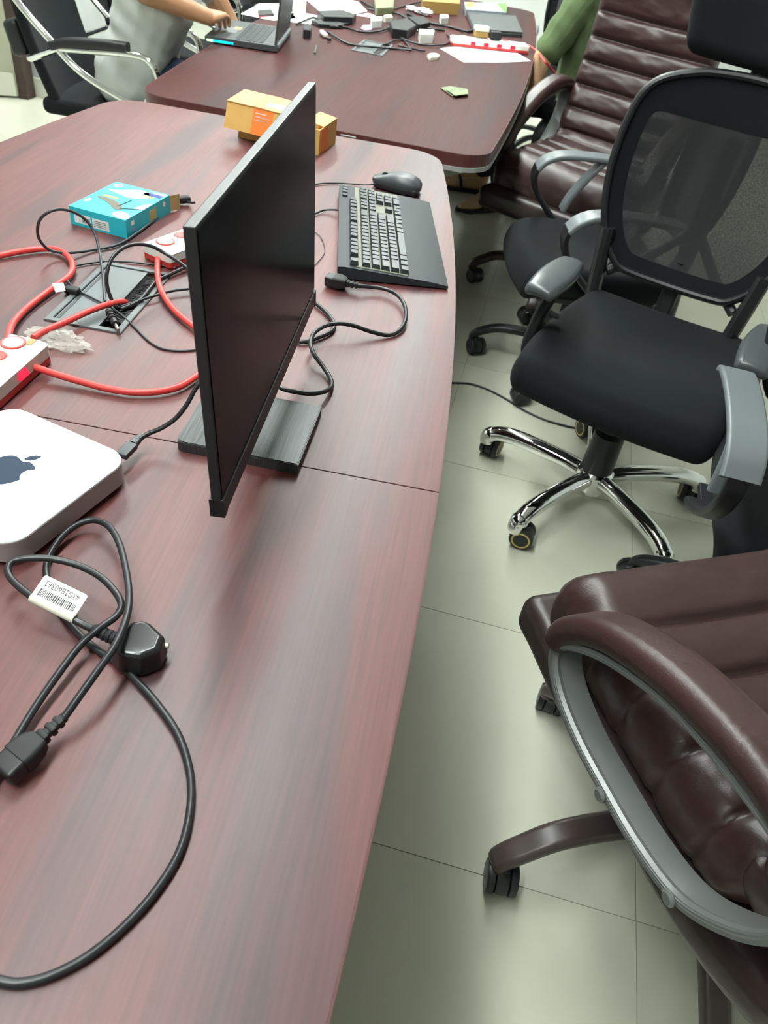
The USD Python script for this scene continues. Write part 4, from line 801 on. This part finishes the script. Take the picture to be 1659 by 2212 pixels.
pslab('round_sticker', 'round pale purple sticker on the far table', 'sticker', [(779, 60), (784, 54), (798, 53), (806, 58), (802, 64), (787, 65)], .0012, 'label_purple', bev=.003)
# folded note
nt = thing('banknote', 'folded green banknote on the bare front of the far table', 'banknote', (*at(982, 200, T)[:2], T))
for k, (pts, z) in enumerate([([(952, 190), (972, 186), (1010, 193), (1012, 206), (976, 208)], .003), ([(962, 192), (1008, 192), (1012, 203), (984, 206)], .010)]):
    q = [at(x, y, T+z) for x, y in pts]; g = prism(Polygon([p[:2] for p in q]), .0008, T+z); g.vertices[:, 2] += .004*(meshkit.fbm(np.array(g.vertices)*40, 2, k)-.5)
    obj('fold', g, 'note_green', nt, None, world=True)
def scrap(label, px, py, sc, seed, m='paper', name='paper_scrap', sq=(1, .6, .35)):
    g = trimesh.creation.icosphere(2); v = np.array(g.vertices); v = v*(.5+1.1*(meshkit.fbm(v*2+seed, 3, seed)[:, None]-.3))*np.array(sq)*sc; v[:, 2] -= v[:, 2].min(); g.vertices = v
    single(name, mv(g, at(px, py, T), rz=seed*.7), m, label, 'scrap', False)
scrap('crumpled white plastic scrap beside the brown box', 912, 32, .07, 4, sq=(1, .5, .3)); scrap('small crumpled white scrap by the large black adapter', 890, 24, .04, 5)
for lab, pts, r in [('black cable from the white cable plug across the cable port', [(708, 68), (725, 80), (754, 95), (800, 101), (850, 105), (889, 108)], .0042),
    ('black cable sagging in front of the purple sticker', [(690, 54), (720, 57), (750, 60), (775, 68), (800, 70), (830, 64), (850, 50), (856, 38)], .0042),
    ('black cable looping at the right end of the far cable port', [(833, 96), (850, 88), (870, 86), (880, 96), (888, 108)], .0035),
    ('black cable running from the adapters past the cube charger', [(850, 74), (880, 88), (910, 96), (940, 98), (965, 94), (975, 84), (965, 74)], .0038),
    ('tangled black cable between the adapters and the brown box', [(880, 30), (900, 38), (930, 50), (960, 56), (985, 62), (1010, 68), (1022, 64)], .0055),
    ('black cable at the back of the far table', [(780, 2), (810, 18), (835, 26), (860, 30), (885, 44), (920, 60), (960, 66)], .0045),
    ('dark cable in front of the olive pouch', [(795, 20), (830, 24), (870, 14), (900, 6), (940, 2)], .0040),
    ('black cable between the black phone and the adapters', [(640, 52), (655, 46), (675, 38), (690, 42), (720, 46), (740, 52), (760, 50)], .0040),
    ('grey cable in front of the small round cream charger', [(860, 98), (885, 104), (905, 108), (918, 110)], .0035)]:
    wire(lab, [(x, y, .005+.004*(k % 2)) for k, (x, y) in enumerate(pts)], r, 'cable_black')

# open laptop at the left of the far table
lq = [at(440, 84, T+.02), at(592, 101, T+.02), at(628, 54, T+.02), at(520, 32, T+.02)]
hx = (lq[2]-lq[1])*[1, 1, 0]; LW = .36; hx /= np.linalg.norm(hx); dx = np.array([-hx[1], hx[0], 0])                # dx points to the user
lo = lq[1]*[1, 1, 0]+[0, 0, T]; LD = .255
lap = thing('open_laptop', 'open black laptop with a glowing coloured edge, used by the seated person in grey', 'laptop', (*lo[:2], T))
fl_ = lambda m: frame(m, lo, hx, dx)
obj('deck', fl_(prism(Polygon([(0, -.012), (LW, -.012), (LW, LD), (0, LD)]).buffer(-.004).buffer(.004), .018, .004, .002)), 'dark_grey_plastic', lap, None, world=True)
obj('rubber_foot', fl_(box(.03, LW-.03, .02, .035, 0, .005)), 'black_matte', lap, None, world=True); obj('rubber_foot', fl_(box(.03, LW-.03, LD-.03, LD-.015, 0, .005)), 'black_matte', lap, None, world=True)
for r in range(5):
    for k in range(14): obj('key', fl_(box(.02+.0232*k, .02+.0232*k+.019, .045+.021*r, .045+.021*r+.0175, .022, .0236)), 'key_cap', lap, None, world=True)
obj('touchpad', fl_(box(.12, .22, .165, .235, .0219, .0224)), 'mid_grey_plastic', lap, None, world=True)
obj('light_bar', fl_(box(-.0016, .0005, LD-.105, LD-.030, .007, .014)), 'edge_cyan', lap, None, world=True); obj('light_bar', fl_(box(-.0016, .0005, LD-.030, LD-.008, .007, .014)), 'edge_white', lap, None, world=True)
obj('sticker', fl_(box(.19, .235, .158, .185, .0220, .0228)), 'card_yellow', lap, None, world=True)
obj('hinge', fl_(rbox(LW*.9, .022, .020, .008, 2).apply_translation((LW/2, -.006, .018))), 'mid_grey_plastic', lap, world=True)
obj('display', fl_(frame(rbox(LW, .235, .008, .003, 1).apply_translation((LW/2, .1175, 0)), (0, -.004, .024), (1, 0, 0), (0, -.10, .995))), 'dark_grey_plastic', lap, None, world=True)
obj('display_glass', fl_(frame(box(.008, LW-.008, .014, .228, -.0046, -.0039), (0, -.004, .024), (1, 0, 0), (0, -.10, .995))), 'screen_glass', lap, None, world=True)

# floor cable
pts = [(940, 824), (978, 827), (1015, 829), (1050, 840), (1090, 860), (1130, 885), (1180, 908), (1240, 924), (1290, 930)]
fc = thing('floor_cable', 'thin black cable lying across the floor under the chairs', 'cable', (*at(1050, 840, 0)[:2], 0)); obj('cord', tube([at(x, y, .004) for x, y in pts], .0035, 7, 8), 'cable_black', fc, 60, world=True)

# ---------------------------------------------------------------- VISITOR CHAIRS on the left
def visitor_chair(label, loc, rz):
    t = thing('visitor_chair', label, 'chair', loc, rz, 'chrome framed visitor chairs')
    obj('seat', mv(rbox(.46, .46, .06, .026, 3, (8, 8, 1), lambda v, n: v-np.c_[0*v[:, 0], 0*v[:, 0], .02*np.clip(-v[:, 1]/.23, 0, 1)**2]), (0, -.02, .45)), 'fabric_black', t)
    obj('backrest', mv(rbox(.44, .045, .60, .020, 3, (8, 1, 10), lambda v, n: np.c_[v[:, 0], v[:, 1]-.04*(v[:, 0]/.22)**2+.03*np.cos(v[:, 2]*5), v[:, 2]]), (0, .25, .74), rx=-.22), 'fabric_black', t)
    obj('back_bracket', mv(rbox(.10, .06, .12, .02, 2), (-.16, .285, .66), rx=-.22), 'black_plastic', t)
    for s in (-1, 1):
        x = s*.262
        fr = obj('frame_tube', cat(tube([(x, .34, 1.0), (x, .24, .82), (x, .12, .69), (x, .02, .60), (x, -.12, .535), (x, -.25, .49)], .0125, 7, 10),
             tube([(x, .10, .665), (x, .0, .672), (x, -.18, .685), (x, -.25, .668), (x, -.275, .61), (x, -.268, .53), (x, -.255, .45), (x, -.24, .20), (x, -.235, .05), (x, -.19, .0125), (x, 0, .0125), (x, .26, .0125)], .0125, 7, 10)), 'chrome', t, 60)
        obj('arm_pad', sweep(spline([(x, .115, .672), (x, .05, .690), (x, -.08, .703), (x, -.17, .706)], 6), rrect(.046, .030, .010), (1, 0, 0)), 'black_plastic', t)
    obj('cross_tube', tube([(-.262, .26, .0125), (.262, .26, .0125)], .0125, 1, 10, smooth=False), 'chrome', t); obj('cross_tube', tube([(-.262, -.10, .42), (.262, -.10, .42)], .011, 1, 10, smooth=False), 'chrome', t)
    obj('cross_tube', tube([(-.262, .10, .66), (-.20, .24, .60), (.20, .24, .60), (.262, .10, .66)], .011, 4, 10), 'chrome', t)
    return t
VA = math.atan2(1., -.12)
vF = visitor_chair('black visitor chair with a bent chrome frame, carrying the person in grey', (-1.77, 3.12, 0), VA)
dup(vF, 'black visitor chair with a chrome frame, just behind the arm of the person in grey', (-1.96, 4.08, 0), VA+.08, 'chrome framed visitor chairs')
dup(vF, 'black visitor chair with a chrome frame, farthest, behind the typing hand', (-1.58, 4.66, 0), VA-.05, 'chrome framed visitor chairs')
dup(chairC, 'black chair with grey loop arms, farthest, beyond the person in green', (-.02, 5.28, 0), math.radians(182), 'black chairs with grey loop arms')
chR = dup(chairC, 'black chair with grey loop arms, carrying the person in green', (.14, 4.14, 0), math.radians(-92), 'black chairs with grey loop arms')

# ---------------------------------------------------------------- PEOPLE
def hand(w, d, n, s, curl=.5, thumb=1.):
    """w wrist, d towards the fingertips, n out of the back of the hand, s towards the thumb."""
    d = d/np.linalg.norm(d); n = n-d*(n@d); n /= np.linalg.norm(n); s = np.cross(d, n)*np.sign(np.cross(d, n)@s)
    kn = [w+d*(.088-.006*abs(i-1))+s*(.030-.020*i)+n*.004 for i in range(4)]
    m = m3.Manifold.batch_hull([ball(w+s*.016, .018), ball(w-s*.016, .017), ball(kn[0], .0125), ball(kn[3], .0115), ball(kn[1], .0125), ball(w+d*.045, .019)])
    for i, L in enumerate((.072, .080, .074, .058)):
        p = kn[i]; a = .25; pts = [p-d*.02, p]; lean = s*(.10-.07*i)
        for f in (.45, .31, .24):
            p = p+(d*math.cos(a)-n*math.sin(a)+lean*math.cos(a))*L*f; pts.append(p); a += curl
        m += chain(pts, [.0098, .0098, .0088, .0080, .0070], 12)
    b = w+d*.022+s*.022
    m += chain([b, b+d*.030*thumb+s*.026-n*.008, b+d*.056*thumb+s*.032-n*.016, b+d*.078*thumb+s*.028-n*.022], [.0145, .0115, .0098, .0078], 12)
    q = smoothed(m, .0045, 6); return tom(q), kn
def person(label, base, hip, chest, neck, head, fwd, sh, el, wr, hd, kn, an, skin, shirt, trouser, sleeve, curls, foot):
    fwd = fwd/np.linalg.norm(fwd); rgt = np.array([fwd[1], -fwd[0], 0.]); t = thing('person', label, 'person', base, 0.)
    S = [(1, 0), (-1, 1)]
    def torso(g):
        a = [ball(hip+rgt*k*.085, .108+g) for k in (-1, 1)]; w = (hip+chest)/2; b = [ball(w+rgt*k*.070-fwd*.0, .100+g) for k in (-1, 1)]; c = [ball(chest+rgt*k*.085, .112+g) for k in (-1, 1)]
        d = [ball(s_, .058+g) for s_ in sh]+[ball(neck-V(0, 0, .03), .06+g)]
        return m3.Manifold.batch_hull(a+b)+m3.Manifold.batch_hull(b+c)+m3.Manifold.batch_hull(c+d)
    B_ = torso(0)
    B_ += bone(neck-V(0, 0, .06), .056, head-V(0, 0, .06), .052)
    hc = head; B_ += m3.Manifold.batch_hull([ball(hc+V(0, 0, .03), .088), ball(hc-fwd*.03+V(0, 0, .03), .088), ball(hc+fwd*.035-V(0, 0, .07), .052), ball(hc+fwd*.055-V(0, 0, .095), .026)])
    B_ += bone(hc+fwd*.092+V(0, 0, .012), .008, hc+fwd*.112-V(0, 0, .030), .014)
    for k in (-1, 1): B_ += ball(hc+rgt*k*.088-fwd*.01-V(0, 0, .01), (.018, .018, .032))
    B_ += bone(hc+fwd*.083+rgt*.022-V(0, 0, .062), .010, hc+fwd*.083-rgt*.022-V(0, 0, .062), .010)
    for i in range(2):
        B_ += chain([sh[i], el[i], wr[i]], [.052, .043, .027])
        B_ += bone(hip+rgt*(-1, 1)[i]*.09, .095, kn[i], .062); B_ += bone(kn[i], .058, an[i], .040)
        f = foot[i]; B_ += m3.Manifold.batch_hull([ball(an[i], .038), ball(an[i]-V(0, 0, .04), .036), ball(an[i]*[1, 1, 0]+f*.16+V(0, 0, .024), .030), ball(an[i]*[1, 1, 0]+f*.21+V(0, 0, .020), .020)])
    q = tom(smoothed(B_, .022, 8)); nails = []
    for i in range(2):
        d, n, s = hd[i]; hm, kk = hand(wr[i], d, n, s, curls[i]); q += hm
    obj('body', mani(q), skin, t, 60, world=True)
    for k in (-1, 1):
        e = obj('eye', mv(trimesh.creation.icosphere(2, .0125), hc+fwd*.076+rgt*k*.032+V(0, 0, .012)), 'eye_white', t, True, world=True)
        obj('iris', mv(trimesh.creation.icosphere(2, .006), hc+fwd*.0835+rgt*k*.032+V(0, 0, .012)), 'black_gloss', e, True, world=True)
    hm = m3.Manifold.batch_hull([ball(hc+V(0, 0, .045), .094), ball(hc-fwd*.04+V(0, 0, .035), .092)]) - m3.Manifold.cube((.4, .4, .3), True).translate(tuple(hc+fwd*.24-V(0, 0, .10)))
    obj('hair', smoothed(hm, .02, 4), 'hair', t, 60, world=True)
    sm_ = torso(.016)
    for i in range(2):
        e = sh[i]+(el[i]-sh[i])*sleeve; sm_ += bone(sh[i], .070, e, .062)
    sm_ -= ball(neck+V(0, 0, .035), .085)
    g = smoothed(sm_, .018, 8); v = np.array(g.vertices); nn = np.array(g.vertex_normals)
    v += nn*(.020*(meshkit.fbm(v*np.array([9, 9, 5])+7, 3, 3)-.5)+.010*np.sin(v[:, 2:3]*60+v[:, :1]*30).repeat(1, 1)*(meshkit.fbm(v*6, 2, 9)[:, None]-.2))[:, :1] if False else nn*((.022*(meshkit.fbm(v*np.array([9, 9, 5])+7, 3, 3)-.5))+.0035*np.sin(v[:, 2]*60+v[:, 0]*45+v[:, 1]*20+5*meshkit.fbm(v*5, 2, 4)))[:, None]
    g.vertices = v; obj('shirt', g, shirt, t, 70, world=True)
    tr = m3.Manifold.batch_hull([ball(hip+rgt*k*.085, .114) for k in (-1, 1)]+[ball(hip+rgt*k*.08+V(0, 0, .06), .106) for k in (-1, 1)])
    for i in range(2):
        tr += bone(hip+rgt*(-1, 1)[i]*.09, .104, kn[i], .073); tr += bone(kn[i], .072, an[i]+V(0, 0, .04), .056)
    g = smoothed(tr, .02, 8); v = np.array(g.vertices); g.vertices = v+np.array(g.vertex_normals)*(.012*(meshkit.fbm(v*14, 3, 6)-.5))[:, None]; obj('trousers', g, trouser, t, 70, world=True)
    for i in range(2):
        f = foot[i]; o = an[i]*[1, 1, 0]
        side = np.array([-f[1], f[0], 0]); so = Polygon([(-.05, -.034), (.12, -.044), (.19, -.040), (.235, 0), (.19, .042), (.12, .040), (-.05, .034)]).buffer(.012, quad_segs=4)
        sd_ = obj('sandal', frame(prism(so, .016, -.014), o+V(0, 0, .016), f, side), 'black_matte', t, 30, world=True)
        obj('strap', frame(tube([(.10, -.045, .0), (.11, -.03, .045), (.12, 0, .06), (.11, .03, .045), (.10, .045, .0)], .009, 5, 8), o+V(0, 0, .012), f, side), 'black_matte', sd_, 60, world=True)
    return t
X = V(1, .12, 0); X /= np.linalg.norm(X); Rr = np.array([X[1], -X[0], 0.])
hipL, chL = V(-1.69, 3.15, .555), V(-1.55, 3.12, .86); nkL = V(-1.50, 3.12, 1.08)
wrL = at(452, 38, .815); hdv = at(497, 30, .80)-wrL
person('person in a loose grey T-shirt and jeans, seated with one hand on the open laptop', (-1.77, 3.12, 0), hipL, chL, nkL, nkL+V(.05, 0, .19), X,
    [nkL-V(.02, 0, .06)+Rr*.175, nkL-V(.02, 0, .06)-Rr*.175], [V(-1.495, 2.90, .885), V(-1.42, 3.44, .74)], [wrL, V(-1.36, 3.28, .60)],
    [(hdv*[1, 1, .6], V(0, 0, 1), V(-.8, .5, 0)), (V(.8, -.3, -.2), V(0, 0, 1), V(-.1, -1, 0))],
    [V(-1.30, 3.04, .53), V(-1.30, 3.26, .53)], [V(-1.28, 3.04, .09), V(-1.30, 3.28, .09)], 'skin', 'shirt_grey', 'denim', .55, [.62, .4], [X, X])
Xr = V(-1, -.10, 0); Xr /= np.linalg.norm(Xr); Rr2 = np.array([Xr[1], -Xr[0], 0.])
hipR, chR_ = V(.06, 4.16, .55), V(.01, 4.14, .86); nkR = V(-.02, 4.14, 1.08)
person('person in a green shirt and black trousers, seated behind the far brown leather chair', (.12, 4.15, 0), hipR, chR_, nkR, nkR+V(-.05, 0, .19), Xr,
    [nkR-V(-.0, 0, .06)+Rr2*.18, nkR-V(.0, 0, .06)-Rr2*.18], [V(-.08, 4.42, .76), V(-.145, 3.91, .75)], [V(-.20, 4.34, .62), V(-.165, 3.885, .585)],
    [(V(-.8, -.4, -.3), V(0, 0, 1), V(0, -1, 0)), (V(-.5, .05, -.35), V(-.3, 0, 1), V(0, 1, 0))],
    [V(-.36, 4.30, .53), V(-.30, 4.06, .53)], [V(-.34, 4.32, .09), V(-.22, 4.12, .10)], 'skin_light', 'shirt_green', 'trouser_black', .86, [.5, .35], [V(-1, -.1, 0)/1.005, V(-.78, -.62, 0)])
